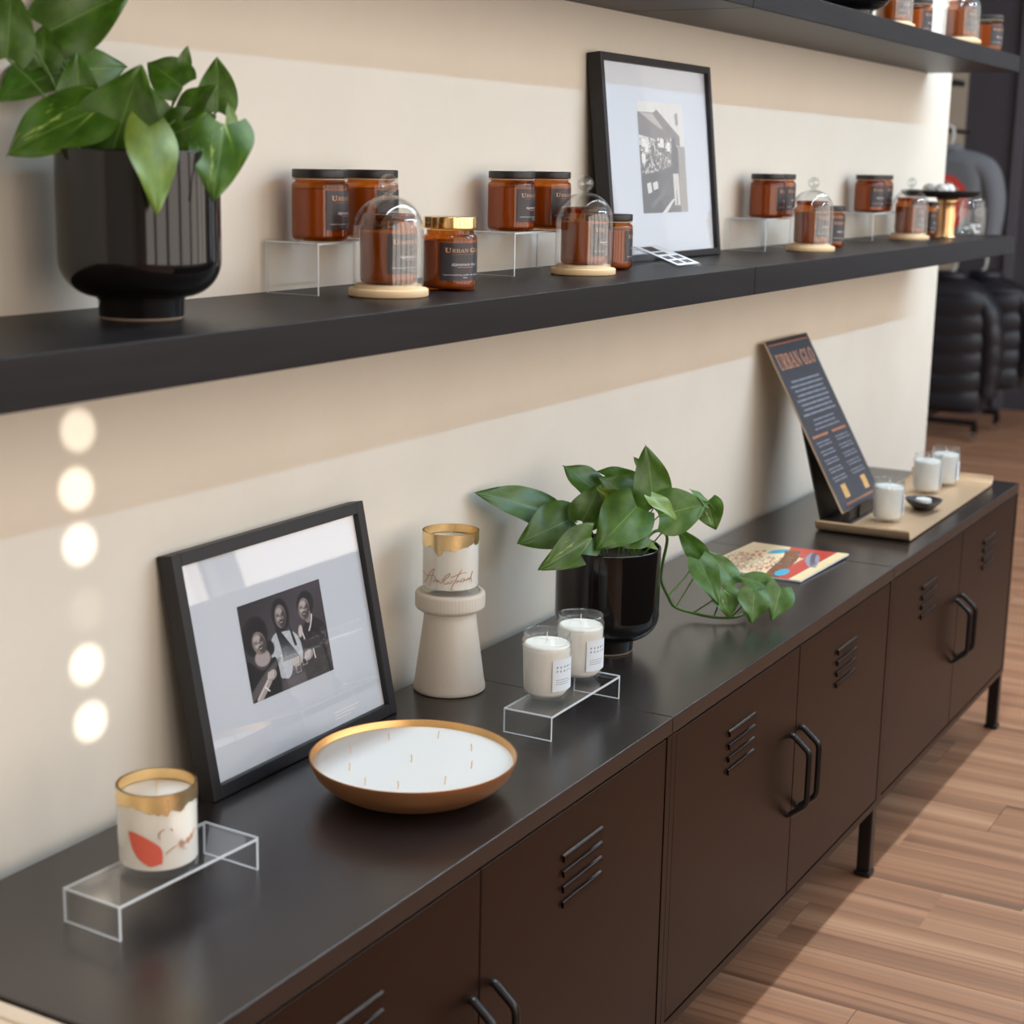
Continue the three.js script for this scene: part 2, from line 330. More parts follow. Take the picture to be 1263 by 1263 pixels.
function addLeaf(t, row, k) {
  const [bx, by, bz, tx, ty, tz, W, roll, bend, matId = 0] = row;
  const B = new THREE.Vector3(bx, by, bz), T = new THREE.Vector3(tx, ty, tz), a = T.clone().sub(B), L = a.length(); a.normalize();
  const n = new THREE.Vector3(-0.62, 0.42, 0.66); n.addScaledVector(a, -n.dot(a)).normalize(); n.applyAxisAngle(a, roll * Math.PI / 180);
  const s = new THREE.Vector3().crossVectors(a, n);
  const g = leafGeo(L, W * 1.18, bend, 0.28 + 0.1 * Math.sin(k * 2.3), 0.25 * Math.sin(k * 1.7));
  g.applyMatrix4(new THREE.Matrix4().makeBasis(s, a, n).setPosition(B));
  return part('leaf', g, leafMats[matId], t);
}
function petiole(t, from, to, r = 0.0013) {
  const rad = Math.hypot(from[0], from[2]), cl = Math.min(1, 0.055 / Math.max(rad, 1e-6)); from = [from[0] * cl, from[1], from[2] * cl];
  const m = [(from[0] + to[0]) / 2, (from[1] * 0.4 + to[1] * 0.6) + 0.008, (from[2] + to[2]) / 2];
  part('stem', tube([from, m, to], r, 12, 6), M.stem, t);
}
{ // trailing pothos on the second cabinet
  const t = thing('potted_pothos', 'pothos with a long trailing vine in black pot on cabinet', 'plant', [0.253, CT, 0.167]);
  potParts(t);
  const leaves = [
    [0.011, 0.211, -0.113, -0.129, 0.267, -0.173, 0.056, 10, 0.1], [0.058, 0.187, -0.104, 0.035, 0.236, -0.166, 0.03, 20, 0.1, 1], [-0.010, 0.211, -0.067, -0.100, 0.184, -0.111, 0.066, 0, 0.12, 2],
    [-0.054, 0.197, -0.005, -0.146, 0.158, -0.046, 0.05, -10, 0.12, 1], [0.075, 0.238, -0.053, 0.044, 0.290, -0.110, 0.06, 25, 0.05], [-0.009, 0.211, -0.045, 0.016, 0.271, -0.026, 0.05, 0, 0.05],
    [0.116, 0.261, -0.012, 0.079, 0.283, -0.066, 0.036, 30, 0.15], [0.084, 0.235, 0.004, 0.043, 0.277, -0.044, 0.048, 0, 0.05, 2], [0.079, 0.229, 0.041, 0.074, 0.333, 0.027, 0.058, 0, 0.08, 2],
    [0.126, 0.280, -0.002, 0.122, 0.302, -0.019, 0.013, 0, 0], [0.013, 0.243, 0.042, -0.066, 0.184, 0.011, 0.072, 5, 0.1], [0.073, 0.218, 0.054, 0.127, 0.240, 0.121, 0.064, 0, 0.12, 2],
    [0.143, 0.237, 0.108, 0.142, 0.190, 0.127, 0.04, 30, 0.15, 1], [0.134, 0.234, 0.114, 0.124, 0.260, 0.086, 0.022, 40, 0.1], [0.026, 0.258, 0.059, 0.024, 0.228, 0.109, 0.03, -30, 0.1, 3],
    [0.003, 0.200, 0.064, -0.041, 0.187, 0.034, 0.03, 0, 0.1], [0.006, 0.190, 0.053, 0.0, 0.180, 0.088, 0.014, 0, 0.1, 3], [0.031, 0.236, 0.015, 0.003, 0.266, -0.027, 0.03, -30, 0.1, 3],
  ];
  leaves.forEach((r, k) => { addLeaf(t, r, k); const a = k * 2.4, q = 0.035 + 0.02 * Math.sin(k * 5); petiole(t, [0.5 * Math.max(-0.13, Math.min(0.13, r[0])) + 0.01 * Math.cos(a), 0.15, 0.5 * Math.max(-0.13, Math.min(0.13, r[2])) + q * 0.2], r.slice(0, 3)); });
  const vl = [
    [0.278, 0.102, 0.051, 0.282, 0.153, -0.006, 0.03, -35, 0.05, 2], [0.247, 0.109, 0.055, 0.224, 0.041, 0.106, 0.041, 10, 0.1, 2], [0.298, 0.061, 0.103, 0.284, 0.118, 0.055, 0.041, 10, 0.05, 2],
    [0.259, 0.058, 0.098, 0.248, 0.013, 0.119, 0.044, 0, 0.1, 1], [0.326, 0.057, 0.155, 0.294, 0.078, 0.110, 0.036, 0, 0.1, 2], [0.276, 0.059, 0.149, 0.254, 0.008, 0.156, 0.05, 0, 0.06, 2], [0.328, 0.059, 0.178, 0.291, 0.008, 0.180, 0.047, 0, 0.06, 2],
  ];
  vl.forEach((r, k) => addLeaf(t, r, k + 3));
  part('vine', tube([[0.04, 0.15, 0.03], [0.05, 0.18, 0.042], [0.075, 0.192, 0.05], [0.1, 0.18, 0.057], [0.124, 0.125, 0.041], [0.154, 0.088, 0.026], [0.191, 0.05, 0.024], [0.222, 0.024, 0.024], [0.245, 0.012, 0.045], [0.252, 0.008, 0.088], [0.270, 0.008, 0.115], [0.299, 0.010, 0.127]], 0.0027, 70, 8), M.stem, t);
  for (const r of [[0.192, 0.05, 0.023, 0.247, 0.109, 0.055], [0.225, 0.024, 0.025, 0.278, 0.102, 0.051], [0.246, 0.012, 0.05, 0.298, 0.061, 0.103], [0.252, 0.009, 0.086, 0.259, 0.058, 0.098], [0.268, 0.008, 0.112, 0.276, 0.059, 0.149], [0.29, 0.009, 0.122, 0.328, 0.059, 0.178], [0.29, 0.009, 0.122, 0.326, 0.057, 0.155], [0.09, 0.188, 0.054, 0.118, 0.224, 0.07]]) part('stem', tube([r.slice(0, 3), [(r[0] + r[3]) / 2, (r[1] + r[4]) / 2 - 0.002, (r[2] + r[5]) / 2], r.slice(3)], 0.0016, 10, 6), M.stem, t);
}
{ // pothos at the near end of the shelf
  const t = thing('potted_pothos', 'bushy pothos in glossy black footed pot on wall shelf', 'plant', [-0.7497, ST, 0.0928]);
  potParts(t);
  const leaves = [
    [-0.021, 0.296, -0.099, 0.040, 0.342, -0.037, 0.06, 20, 0.1], [-0.082, 0.265, -0.098, -0.071, 0.340, -0.098, 0.044, 0, 0.1], [-0.069, 0.302, -0.098, -0.044, 0.316, -0.099, 0.014, 0, 0.1],
    [-0.032, 0.259, -0.099, -0.026, 0.304, -0.099, 0.034, 0, 0.3], [-0.004, 0.258, -0.098, 0.080, 0.264, -0.078, 0.04, 40, 0.12], [-0.002, 0.258, -0.099, -0.100, 0.224, -0.098, 0.05, 10, 0.1],
    [-0.028, 0.203, -0.055, -0.023, 0.276, -0.057, 0.04, 0, 0.15, 2], [-0.032, 0.215, -0.026, -0.115, 0.172, -0.071, 0.062, 15, 0.12, 1], [-0.023, 0.174, -0.013, -0.001, 0.263, 0.008, 0.074, -10, 0.12],
    [0.041, 0.192, -0.011, 0.048, 0.243, -0.020, 0.042, 10, 0.1], [-0.048, 0.199, 0.060, -0.088, 0.117, 0.106, 0.042, -10, 0.1, 3], [0.080, 0.243, -0.006, 0.066, 0.271, -0.042, 0.042, 0, 0.12],
    [0.089, 0.257, -0.016, 0.091, 0.287, -0.005, 0.016, 20, 0.2], [0.060, 0.215, 0.013, 0.083, 0.248, 0.038, 0.028, -30, 0.12], [0.094, 0.218, 0.030, 0.105, 0.277, 0.023, 0.036, 0, 0.06, 2],
    [0.050, 0.193, 0.005, 0.077, 0.213, 0.043, 0.04, 20, 0.12], [0.082, 0.194, 0.060, 0.086, 0.229, 0.053, 0.016, 30, 0.1, 3], [0.031, 0.203, 0.091, -0.011, 0.129, 0.111, 0.054, 10, 0.14, 1],
  ];
  leaves.forEach((r, k) => { addLeaf(t, r, k + 1); const a = k * 2.1 + 1, q = 0.03 + 0.025 * Math.sin(k * 3); petiole(t, [0.55 * Math.max(-0.1, Math.min(0.1, r[0])) + 0.012 * Math.cos(a), 0.15, 0.6 * Math.max(-0.1, Math.min(0.1, r[2])) - q * 0.3], r.slice(0, 3)); });
}
{ // pot whose foot shows on the topmost shelf
  const t = thing('ceramic_pot', 'glossy black pot standing on the topmost shelf', 'pot', [1.43, UT, 0.125]);
  potParts(t);
}

// ---------------------------------------------------------------- amber candle jars, cloches, risers
const labelTex = canvas(512, 512, (c, w, h) => {
  c.fillStyle = '#2c2930'; c.fillRect(0, 0, w, h);
  c.textAlign = 'center'; c.fillStyle = '#d29468';
  c.font = 'bold 88px serif'; c.fillText('U', 80, 130); c.font = '68px serif'; c.fillText('RBAN', 206, 128, 180); c.font = 'bold 88px serif'; c.fillText('G', 348, 130); c.font = '68px serif'; c.fillText('LO', 432, 128);
  c.fillStyle = '#8d6a50'; for (let x = 110; x < 400; x += 9) c.fillRect(x, 152, 6, 5);
  c.fillStyle = '#e6e2e2'; c.font = 'italic 44px serif'; c.setTransform(1, 0, -0.25, 1, 70, 0); c.fillText('Signature No.1', 270, 306); c.setTransform(1, 0, 0, 1, 0, 0);
  c.fillStyle = '#d29468'; c.fillRect(170, 326, 190, 5);
  c.fillStyle = '#e6e2e2'; c.font = '24px sans-serif'; c.fillText('Hand Poured Soy Candle - Burn Duration', 256, 440, 460); c.font = '26px sans-serif'; c.fillText('10oz', 256, 478);
});
M.label = std({ map: labelTex, roughness: 0.35 });
function patch(R, y0, y1, a0, a1, n = 20, off = 0.0004) {                     // label wrapped on a cylinder, angles from +z towards +x
  const g = new THREE.PlaneGeometry(1, 1, n, 1), p = g.attributes.position;
  for (let i = 0; i < p.count; i++) { const a = a0 + (a1 - a0) * (p.getX(i) + 0.5), y = y0 + (y1 - y0) * (p.getY(i) + 0.5); p.setXYZ(i, Math.sin(a) * (R + off), y, Math.cos(a) * (R + off)); }
  g.computeVertexNormals(); return g;
}
const JR = 0.0365, JH = 0.080;
const jarGlass = lathe([[0, 0.0006], [JR - 0.008, 0], ...arc(JR - 0.007, 0.007, 0.007, -88, 0, 5), [JR, 0.02], [JR, JH - 0.012], ...arc(JR - 0.006, JH - 0.011, 0.006, 0, 75, 5), [JR - 0.0045, JH]], 56);
const jarWax = lathe([[0, 0.0025], [JR - 0.009, 0.0025], ...arc(JR - 0.0085, 0.0095, 0.007, -88, 0, 4), [JR - 0.0016, JH - 0.016], [JR - 0.0025, JH - 0.014], [0, JH - 0.014]], 48);
function ridged(R, y0, y1, n = 96) {
  const g = lathe([[0, y0], [R - 0.0006, y0], [R, y0 + 0.001], [R, (y0 + y1) / 2], [R, y1 - 0.0012], [R - 0.001, y1], [0, y1]], n), p = g.attributes.position;
  for (let i = 0; i < p.count; i++) { const r = Math.hypot(p.getX(i), p.getZ(i)); if (r > R - 0.0004) { const a = Math.atan2(p.getX(i), p.getZ(i)), k = 1 + 0.008 * Math.sin(a * 48); p.setX(i, p.getX(i) * k); p.setZ(i, p.getZ(i) * k); } }
  g.computeVertexNormals(); return g;
}
const lidGeo = ridged(JR - 0.0006, JH - 0.0005, JH + 0.0102), goldLidGeo = lathe([[0, JH + 0.002], [JR - 0.0012, JH + 0.002], [JR - 0.0002, JH + 0.003], [JR - 0.0002, JH + 0.0165], [JR - 0.0014, JH + 0.018], [0, JH + 0.018]], 64);
const sealGeo = new THREE.TorusGeometry(JR - 0.0018, 0.0009, 6, 48).rotateX(Math.PI / 2).translate(0, JH - 0.0022, 0);
function jar(kind, label, pos, turn, group) {
  const t = thing('candle_jar', label, 'candle', pos, 0, group);
  part('glass', jarGlass, M.amber, t, 'amber glass'); part('wax', jarWax, M.waxAmber, t);
  if (kind === 'gold') part('lid', goldLidGeo, M.gold, t, 'shiny gold lid');
  if (kind === 'black') { part('lid', lidGeo, M.lidBlack, t, 'black screw lid'); part('seal', sealGeo, M.seal, t); }
  if (kind === 'open') { part('rim', lathe([[JR - 0.0045, JH], [JR - 0.003, JH + 0.001], [JR - 0.003, JH + 0.007], [JR - 0.005, JH + 0.008], [JR - 0.0065, JH + 0.006], [JR - 0.0065, JH - 0.001]], 48), M.amber, t); part('wick', tube([[0, JH - 0.015, 0], [0, JH - 0.005, 0], [0.001, JH, 0]], 0.0008, 4, 5), M.whiteWick, t); }
  part('label', patch(JR, 0.014, 0.064, turn - 0.96, turn + 0.96), M.label, t, 'dark label with copper lettering');
  return t;
}
const domeGeo = lathe([[0.0445, 0.0135], [0.0452, 0.016], [0.0452, 0.082], ...arc(0, 0.082, 0.0452, 0, 84, 16), [0.0052, 0.1285], [0.0045, 0.130], [0.0036, 0.1275], ...arc(0, 0.082, 0.0433, 84, 0, 16).map(([r, y]) => [r, y]), [0.0433, 0.016], [0.0437, 0.0135]], 56);
function cloche(label, pos, jarLabel, turn) {
  const t = thing('glass_cloche', label, 'cloche', pos, 0, 'glass cloches over amber candles');
  part('base', [lathe([[0, 0], [0.049, 0], [0.0515, 0.0015], [0.0515, 0.009], [0.05, 0.0105], [0.0432, 0.0105], [0.043, 0.0145], [0.042, 0.0155], [0, 0.0155]], 56)], M.lightwood, t, 'round pale wood base');
  const g = part('dome', domeGeo, M.glass, t, 'clear glass dome');
  part('knob', [new THREE.SphereGeometry(0.0125, 28, 20).translate(0, 0.1405, 0), new THREE.SphereGeometry(0.0108, 28, 20).translate(0, 0.1405, 0), new THREE.SphereGeometry(0.0092, 28, 20).translate(0, 0.1405, 0)], M.glass, g);
  jar('open', jarLabel, [pos[0], pos[1] + 0.0158, pos[2]], turn, 'amber candles under the cloches');
}
function riser(label, [x, y, z], len, dep, h, turn = 0, group) {
  const t = thing('acrylic_riser', label, 'riser', [x, y, z], turn, group), th = 0.003, a = len / 2, b = dep / 2;
  part('sheet', [box(-a + th, a - th, h - th, h, -b, b), box(-a, -a + th, 0, h, -b, b), box(a - th, a, 0, h, -b, b)], M.acrylic, t, 'clear acrylic');
  const e = 0.0007, L = [];
  for (const s of [-1, 1]) {
    const z0 = s > 0 ? b : -b - e, z1 = s > 0 ? b + e : -b;
    L.push(box(-a, a, h - th, h, z0, z1), box(-a, -a + th, 0, h - th, z0, z1), box(a - th, a, 0, h - th, z0, z1));
    L.push(box(s * a - th / 2 - s * th / 2, s * a + th / 2 - s * th / 2, -0.0001, 0.0007, -b, b));
    L.push(box(s > 0 ? a - 0.0009 : -a - e, s > 0 ? a + e : -a + 0.0009, h - 0.0016, h + 0.0004, -b, b));
  }
  part('polished_edge', L, M.acrylicEdge, t);
  return t;
}
const RH = 0.0665, RD = 0.08, RZ = 0.021;
riser('clear acrylic riser under two jars behind the gold-lidded candle', [-0.282, ST, RZ], 0.22, RD, RH, 0, 'risers on the wall shelf');
riser('clear acrylic riser under two jars beside the larger framed picture', [0.219, ST, RZ], 0.22, RD, RH, 0, 'risers on the wall shelf');
riser('clear acrylic riser under jars just past the framed market picture', [1.27, ST, RZ], 0.22, RD, RH, 0, 'risers on the wall shelf');
riser('clear acrylic riser under jars nearest the black cake stand', [1.99, ST, RZ], 0.22, RD, RH, 0, 'risers on the wall shelf');
const RT = ST + RH + 0.0005;
jar('black', 'black-lidded amber jar on riser nearest the shelf pothos', [-0.3382, RT, 0.0263], 0.25, 'amber jars on the risers');
jar('black', 'black-lidded amber jar on riser partly behind the first cloche', [-0.222, RT, 0.0263], 0.2, 'amber jars on the risers');
jar('black', 'black-lidded amber jar on riser just behind the gold lid', [0.1588, RT, 0.0263], 0.15, 'amber jars on the risers');
jar('black', 'black-lidded amber jar on riser touching the market picture frame side', [0.2775, RT, 0.0263], 0.05, 'amber jars on the risers');
jar('black', 'black-lidded amber jar on riser just past the market picture', [1.2414, RT, 0.03], 0.35, 'amber jars on the risers');
jar('black', 'black-lidded amber jar half hidden on riser past the market picture', [1.33, RT, 0.0205], 0.2, 'amber jars on the risers');
jar('black', 'black-lidded amber jar on riser before the cake stand', [1.9382, RT, 0.03], -0.25, 'amber jars on the risers');
jar('black', 'black-lidded amber jar half hidden on riser before the cake stand', [2.035, RT, 0.02], 0.2, 'amber jars on the risers');
jar('gold', 'amber candle jar with shiny gold lid on the shelf', [-0.176, ST, 0.1234], -0.42);
jar('black', 'black-lidded amber jar standing on shelf in front of market picture', [0.392, ST, 0.084], 0.6, 'amber jars beside the cloches');
jar('black', 'black-lidded amber jar on shelf behind the third cloche', [1.455, ST, 0.0928], -0.1, 'amber jars beside the cloches');
jar('black', 'black-lidded amber jar on shelf between last cloche and cake stand', [2.30, ST, 0.066], 0, 'amber jars beside the cloches');
cloche('glass cloche beside the gold-lidded candle', [-0.3245, ST, 0.1234], 'open amber candle under the cloche beside the gold lid', -0.05);
cloche('glass cloche in front of the market picture', [0.2389, ST, 0.1132], 'open amber candle under the cloche before the market picture', 0.2);
cloche('glass cloche past the shelf joint', [1.2611, ST, 0.1234], 'open amber candle under the cloche past the shelf joint', 0);
cloche('glass cloche next to the black cake stand', [2.0438, ST, 0.103], 'open amber candle under the cloche next to cake stand', 0.1);
// topmost shelf, seen from below
cloche('glass cloche on the topmost shelf near its end', [2.125, UT, 0.1746], 'open amber candle under the topmost cloche', 0);
cloche('glass cloche on the topmost shelf next to the black pot', [1.64, UT, 0.15], 'open amber candle under cloche by the topmost black pot', 0);
jar('black', 'amber jar at the very end of the topmost shelf', [2.40, UT, 0.1746], -0.2, 'amber jars on the topmost shelf');
jar('black', 'amber jar between the two topmost cloches', [1.93, UT, 0.12], 0.1, 'amber jars on the topmost shelf');
jar('black', 'amber jar on topmost shelf behind the end cloche', [2.12, UT, 0.055], 0.1, 'amber jars on the topmost shelf');

// ---------------------------------------------------------------- cake stand with soap roses, glass jar
{
  const t = thing('cake_stand', 'black footed tray stand with copper pedestal on shelf', 'stand', [2.24, ST, 0.142]);
  part('tray', lathe([[0, 0.103], [0.085, 0.104], [0.096, 0.11], [0.101, 0.1195], [0.099, 0.1205], [0.093, 0.1135], [0.083, 0.108], [0, 0.107]], 56).translate(-0.02, 0, -0.014), M.lidBlack, t, 'black shallow tray');
  const g = lathe([[0, 0], [0.026, 0], [0.027, 0.003], [0.022, 0.008], [0.021, 0.03], [0.0225, 0.05], [0.021, 0.07], [0.022, 0.09], [0.03, 0.104], [0, 0.104]], 40), p = g.attributes.position;
  for (let i = 0; i < p.count; i++) { const a = Math.atan2(p.getX(i), p.getZ(i)), k = 1 + 0.04 * Math.cos(a * 14); p.setX(i, p.getX(i) * k); p.setZ(i, p.getZ(i) * k); }
  g.computeVertexNormals(); part('pedestal', g, std({ color: lin(0.85, 0.52, 0.26), roughness: 0.3, metalness: 0.9 }), t, 'ribbed copper pedestal');
  for (const [i, x, z] of [[0, -0.035, 0.012], [1, 0.004, 0.018], [2, -0.01, -0.026]]) {
    const r = thing('wax_rose', ['white wax rose on the tray stand nearest the last cloche', 'white wax rose foremost on the black tray stand', 'white wax rose on the tray stand nearest the wall'][i], 'wax melt', [2.22 + x, ST + 0.1075, 0.128 + z], i, 'white wax roses');
    const bud = new THREE.SphereGeometry(0.017, 28, 20), q = bud.attributes.position;
    for (let k = 0; k < q.count; k++) { const a = Math.atan2(q.getX(k), q.getZ(k)), h = q.getY(k) / 0.017, s = 1 + 0.11 * Math.abs(Math.sin(a * 2.5 + h * 4)); q.setXYZ(k, q.getX(k) * s, (h + 1) * 0.0155, q.getZ(k) * s); }
    bud.computeVertexNormals(); part('bud', bud, M.waxWhite, r);
    for (let k = 0; k < 5; k++) { const pe = new THREE.SphereGeometry(0.014, 14, 10, 0, Math.PI, 0, Math.PI * 0.7).scale(1, 1, 0.5).translate(0, 0.013, 0.008).rotateY(k * 1.256); part('petal', pe, M.waxWhite, r); }
  }
}
{
  const t = thing('glass_canister', 'clear glass canister with small white pieces at shelf end', 'canister', [2.44, ST, 0.16]);
  part('glass', lathe([[0, 0.001], [0.03, 0], [0.034, 0.003], [0.034, 0.072], [0.029, 0.08], [0.028, 0.088], [0.0265, 0.088], [0.0275, 0.079], [0.0325, 0.071], [0.0325, 0.005], [0, 0.004]], 40), M.glass, t);
  part('stopper', lathe([[0, 0.086], [0.03, 0.087], [0.031, 0.092], [0.024, 0.099], [0.008, 0.101], [0, 0.101]], 36), M.glass, t);
  for (let i = 0; i < 14; i++) { const a = i * 2.4, r = 0.022 * Math.sqrt(((i * 7) % 14) / 14); part('wax_piece', new RoundedBoxGeometry(0.012, 0.008, 0.012, 2, 0.002).rotateY(i).translate(r * Math.cos(a), 0.01 + 0.0085 * Math.floor(i / 5), r * Math.sin(a)), M.waxWhite, t); }
}

// ---------------------------------------------------------------- framed pictures
const portrait = canvas(640, 560, (c, w, h) => {
  const g0 = c.createLinearGradient(0, 0, w, h); g0.addColorStop(0, '#2a262a'); g0.addColorStop(0.5, '#49434a'); g0.addColorStop(1, '#2c282c'); c.fillStyle = g0; c.fillRect(0, 0, w, h);
  const blob = (x, y, rx, ry, rot, col, soft = 0.35) => {            // soft-edged ellipse
    for (let i = 0; i < 9; i++) { const k = 1 + soft * (0.5 - i / 8); c.globalAlpha = 0.16 + 0.09 * i; c.fillStyle = col; c.beginPath(); c.ellipse(x, y, rx * k, ry * k, rot, 0, 7); c.fill(); } c.globalAlpha = 1;
  };
  const face = (x, y, rx, ry, rot, hi, mid, lo) => {
    c.save(); c.translate(x, y); c.rotate(rot); c.translate(-x, -y);
    blob(x, y, rx, ry, 0, mid, 0.12); blob(x + rx * 0.3, y + ry * 0.2, rx * 0.6, ry * 0.75, 0, lo, 0.5); blob(x - rx * 0.12, y - ry * 0.42, rx * 0.5, ry * 0.3, 0, hi, 0.7); blob(x - rx * 0.42, y + ry * 0.12, rx * 0.26, ry * 0.2, 0, hi, 0.7); blob(x + rx * 0.36, y + ry * 0.12, rx * 0.2, ry * 0.17, 0, mid, 0.7);
    for (const s of [-1, 1]) { blob(x + s * rx * 0.4, y - ry * 0.1, rx * 0.16, ry * 0.06, 0, '#2a2426', 0.5); c.strokeStyle = '#2a2426'; c.lineWidth = ry * 0.05; c.beginPath(); c.arc(x + s * rx * 0.4, y - ry * 0.1, rx * 0.28, Math.PI * 1.2, Math.PI * 1.8); c.stroke(); }
    blob(x, y + ry * 0.16, rx * 0.1, ry * 0.16, 0, hi, 0.6); blob(x, y + ry * 0.3, rx * 0.2, ry * 0.05, 0, lo, 0.5);
    c.fillStyle = '#3c2f30'; c.beginPath(); c.ellipse(x, y + ry * 0.47, rx * 0.36, ry * 0.13, 0, 0, Math.PI); c.fill(); c.fillStyle = '#d5cecb'; c.beginPath(); c.ellipse(x, y + ry * 0.48, rx * 0.28, ry * 0.065, 0, 0, Math.PI); c.fill();
    c.restore();
  };
  // figure in a dark jacket with a pale collar
  c.fillStyle = '#241f24'; c.beginPath(); c.moveTo(400, 360); c.bezierCurveTo(420, 250, 480, 210, 540, 200); c.bezierCurveTo(600, 230, 640, 270, 640, 330); c.lineTo(640, 560); c.lineTo(420, 560); c.fill();
  for (let i = 0; i < 40; i++) blob(rnd(430, 630), rnd(260, 430), rnd(6, 26), rnd(3, 9), rnd(-1, 1), i % 2 ? '#332d33' : '#1a161a', 0.6);
  blob(500, 118, 62, 74, 0.15, '#1a171b', 0.3); blob(505, 190, 26, 40, 0, '#8d8180', 0.3); face(484, 140, 43, 62, 0.12, '#b8adaa', '#857a78', '#4b4242');
  c.strokeStyle = '#d8d4d4'; c.lineCap = 'round'; c.lineWidth = 10; c.beginPath(); c.moveTo(536, 190); c.quadraticCurveTo(528, 232, 498, 276); c.stroke(); c.beginPath(); c.moveTo(440, 262); c.lineTo(452, 312); c.stroke();
  blob(430, 262, 16, 34, 0.2, '#c9c1bf', 0.4);
  // figure in a pale fur jacket with long dark hair
  blob(300, 128, 60, 92, -0.05, '#171418', 0.3); face(298, 136, 42, 68, 0.02, '#aca19e', '#7a6f6d', '#443b3b');
  c.fillStyle = '#b9bec4'; c.beginPath(); c.moveTo(196, 262); c.bezierCurveTo(230, 206, 262, 218, 290, 226); c.bezierCurveTo(350, 226, 404, 250, 418, 320); c.bezierCurveTo(430, 380, 424, 430, 392, 446); c.lineTo(332, 420); c.bezierCurveTo(330, 460, 310, 500, 280, 502); c.lineTo(236, 486); c.bezierCurveTo(186, 400, 172, 330, 196, 262); c.fill();
  for (let i = 0; i < 900; i++) { const x = rnd(186, 420), y = rnd(226, 492); const inside = (x - 304) ** 2 / 13500 + (y - 345) ** 2 / 20500 < 1; if (!inside) continue; c.strokeStyle = ['#d9dde1', '#9aa0a6', '#c6cbd0', '#eef0f2'][i % 4]; c.globalAlpha = 0.6; c.lineWidth = 2; c.beginPath(); c.moveTo(x, y); c.lineTo(x + rnd(-6, 6), y + rnd(4, 13)); c.stroke(); } c.globalAlpha = 1;
  c.strokeStyle = '#17141a'; for (let i = 0; i < 16; i++) { c.lineWidth = 4; c.globalAlpha = 0.85; c.beginPath(); c.moveTo(250 + i * 1.2, 190); c.bezierCurveTo(246 + i * 3, 250, 276 + i * 4, 300, 268 + i * 8, 396); c.stroke(); } for (let i = 0; i < 8; i++) { c.beginPath(); c.moveTo(346 - i, 170); c.bezierCurveTo(356, 210, 352 + i * 3, 260, 372 + i * 2, 330); c.stroke(); } c.globalAlpha = 1;
  // figure in a black dress
  blob(90, 196, 88, 104, 0.2, '#141115', 0.3); blob(180, 290, 34, 40, 0, '#17141a', 0.4);
  blob(120, 330, 54, 46, 0.2, '#a79b99', 0.3); face(112, 240, 48, 66, -0.22, '#b4a8a5', '#82766f', '#483f3e');
  c.fillStyle = '#100e11'; c.beginPath(); c.moveTo(0, 320); c.bezierCurveTo(44, 318, 60, 396, 118, 400); c.bezierCurveTo(160, 398, 176, 330, 214, 352); c.bezierCurveTo(236, 420, 226, 500, 220, 560); c.lineTo(0, 560); c.fill();
  blob(90, 470, 150, 26, -0.6, '#5b5355', 0.6);
  // arms, hands, glasses
  c.strokeStyle = '#a99e9b'; c.lineWidth = 40; c.beginPath(); c.moveTo(50, 556); c.lineTo(138, 474); c.stroke(); c.strokeStyle = '#ccc3c0'; c.lineWidth = 14; c.beginPath(); c.moveTo(44, 546); c.lineTo(132, 464); c.stroke();
  for (const [x, y] of [[166, 444], [366, 424], [462, 414]]) { blob(x, y, 36, 28, -0.4, '#a89d9a', 0.25); for (let i = 0; i < 4; i++) { c.strokeStyle = '#d4cbc8'; c.lineWidth = 9; c.beginPath(); c.moveTo(x - 22 + i * 13, y - 20); c.lineTo(x - 28 + i * 12, y + 12); c.stroke(); c.strokeStyle = '#5c5252'; c.lineWidth = 2; c.beginPath(); c.moveTo(x - 16 + i * 13, y - 20); c.lineTo(x - 22 + i * 12, y + 14); c.stroke(); } }
  c.strokeStyle = '#e9e9ea'; c.lineWidth = 8; c.beginPath(); c.moveTo(104, 496); c.lineTo(130, 526); c.stroke(); c.beginPath(); c.moveTo(506, 392); c.lineTo(512, 446); c.stroke();
  c.strokeStyle = '#c9c8cc'; c.lineWidth = 3; for (const [x, y] of [[408, 420], [352, 450]]) { c.strokeRect(x, y, 34, 40); } c.globalAlpha = 0.5; c.fillStyle = '#6a646a'; c.fillRect(240, 504, 180, 56); c.globalAlpha = 1;
  c.fillStyle = '#262226'; c.beginPath(); c.moveTo(440, 470); c.lineTo(640, 420); c.lineTo(640, 560); c.lineTo(430, 560); c.fill(); for (let i = 0; i < 12; i++) blob(rnd(450, 640), rnd(450, 550), 24, 4, -0.3, i % 2 ? '#4d474d' : '#39343a', 0.6);
});
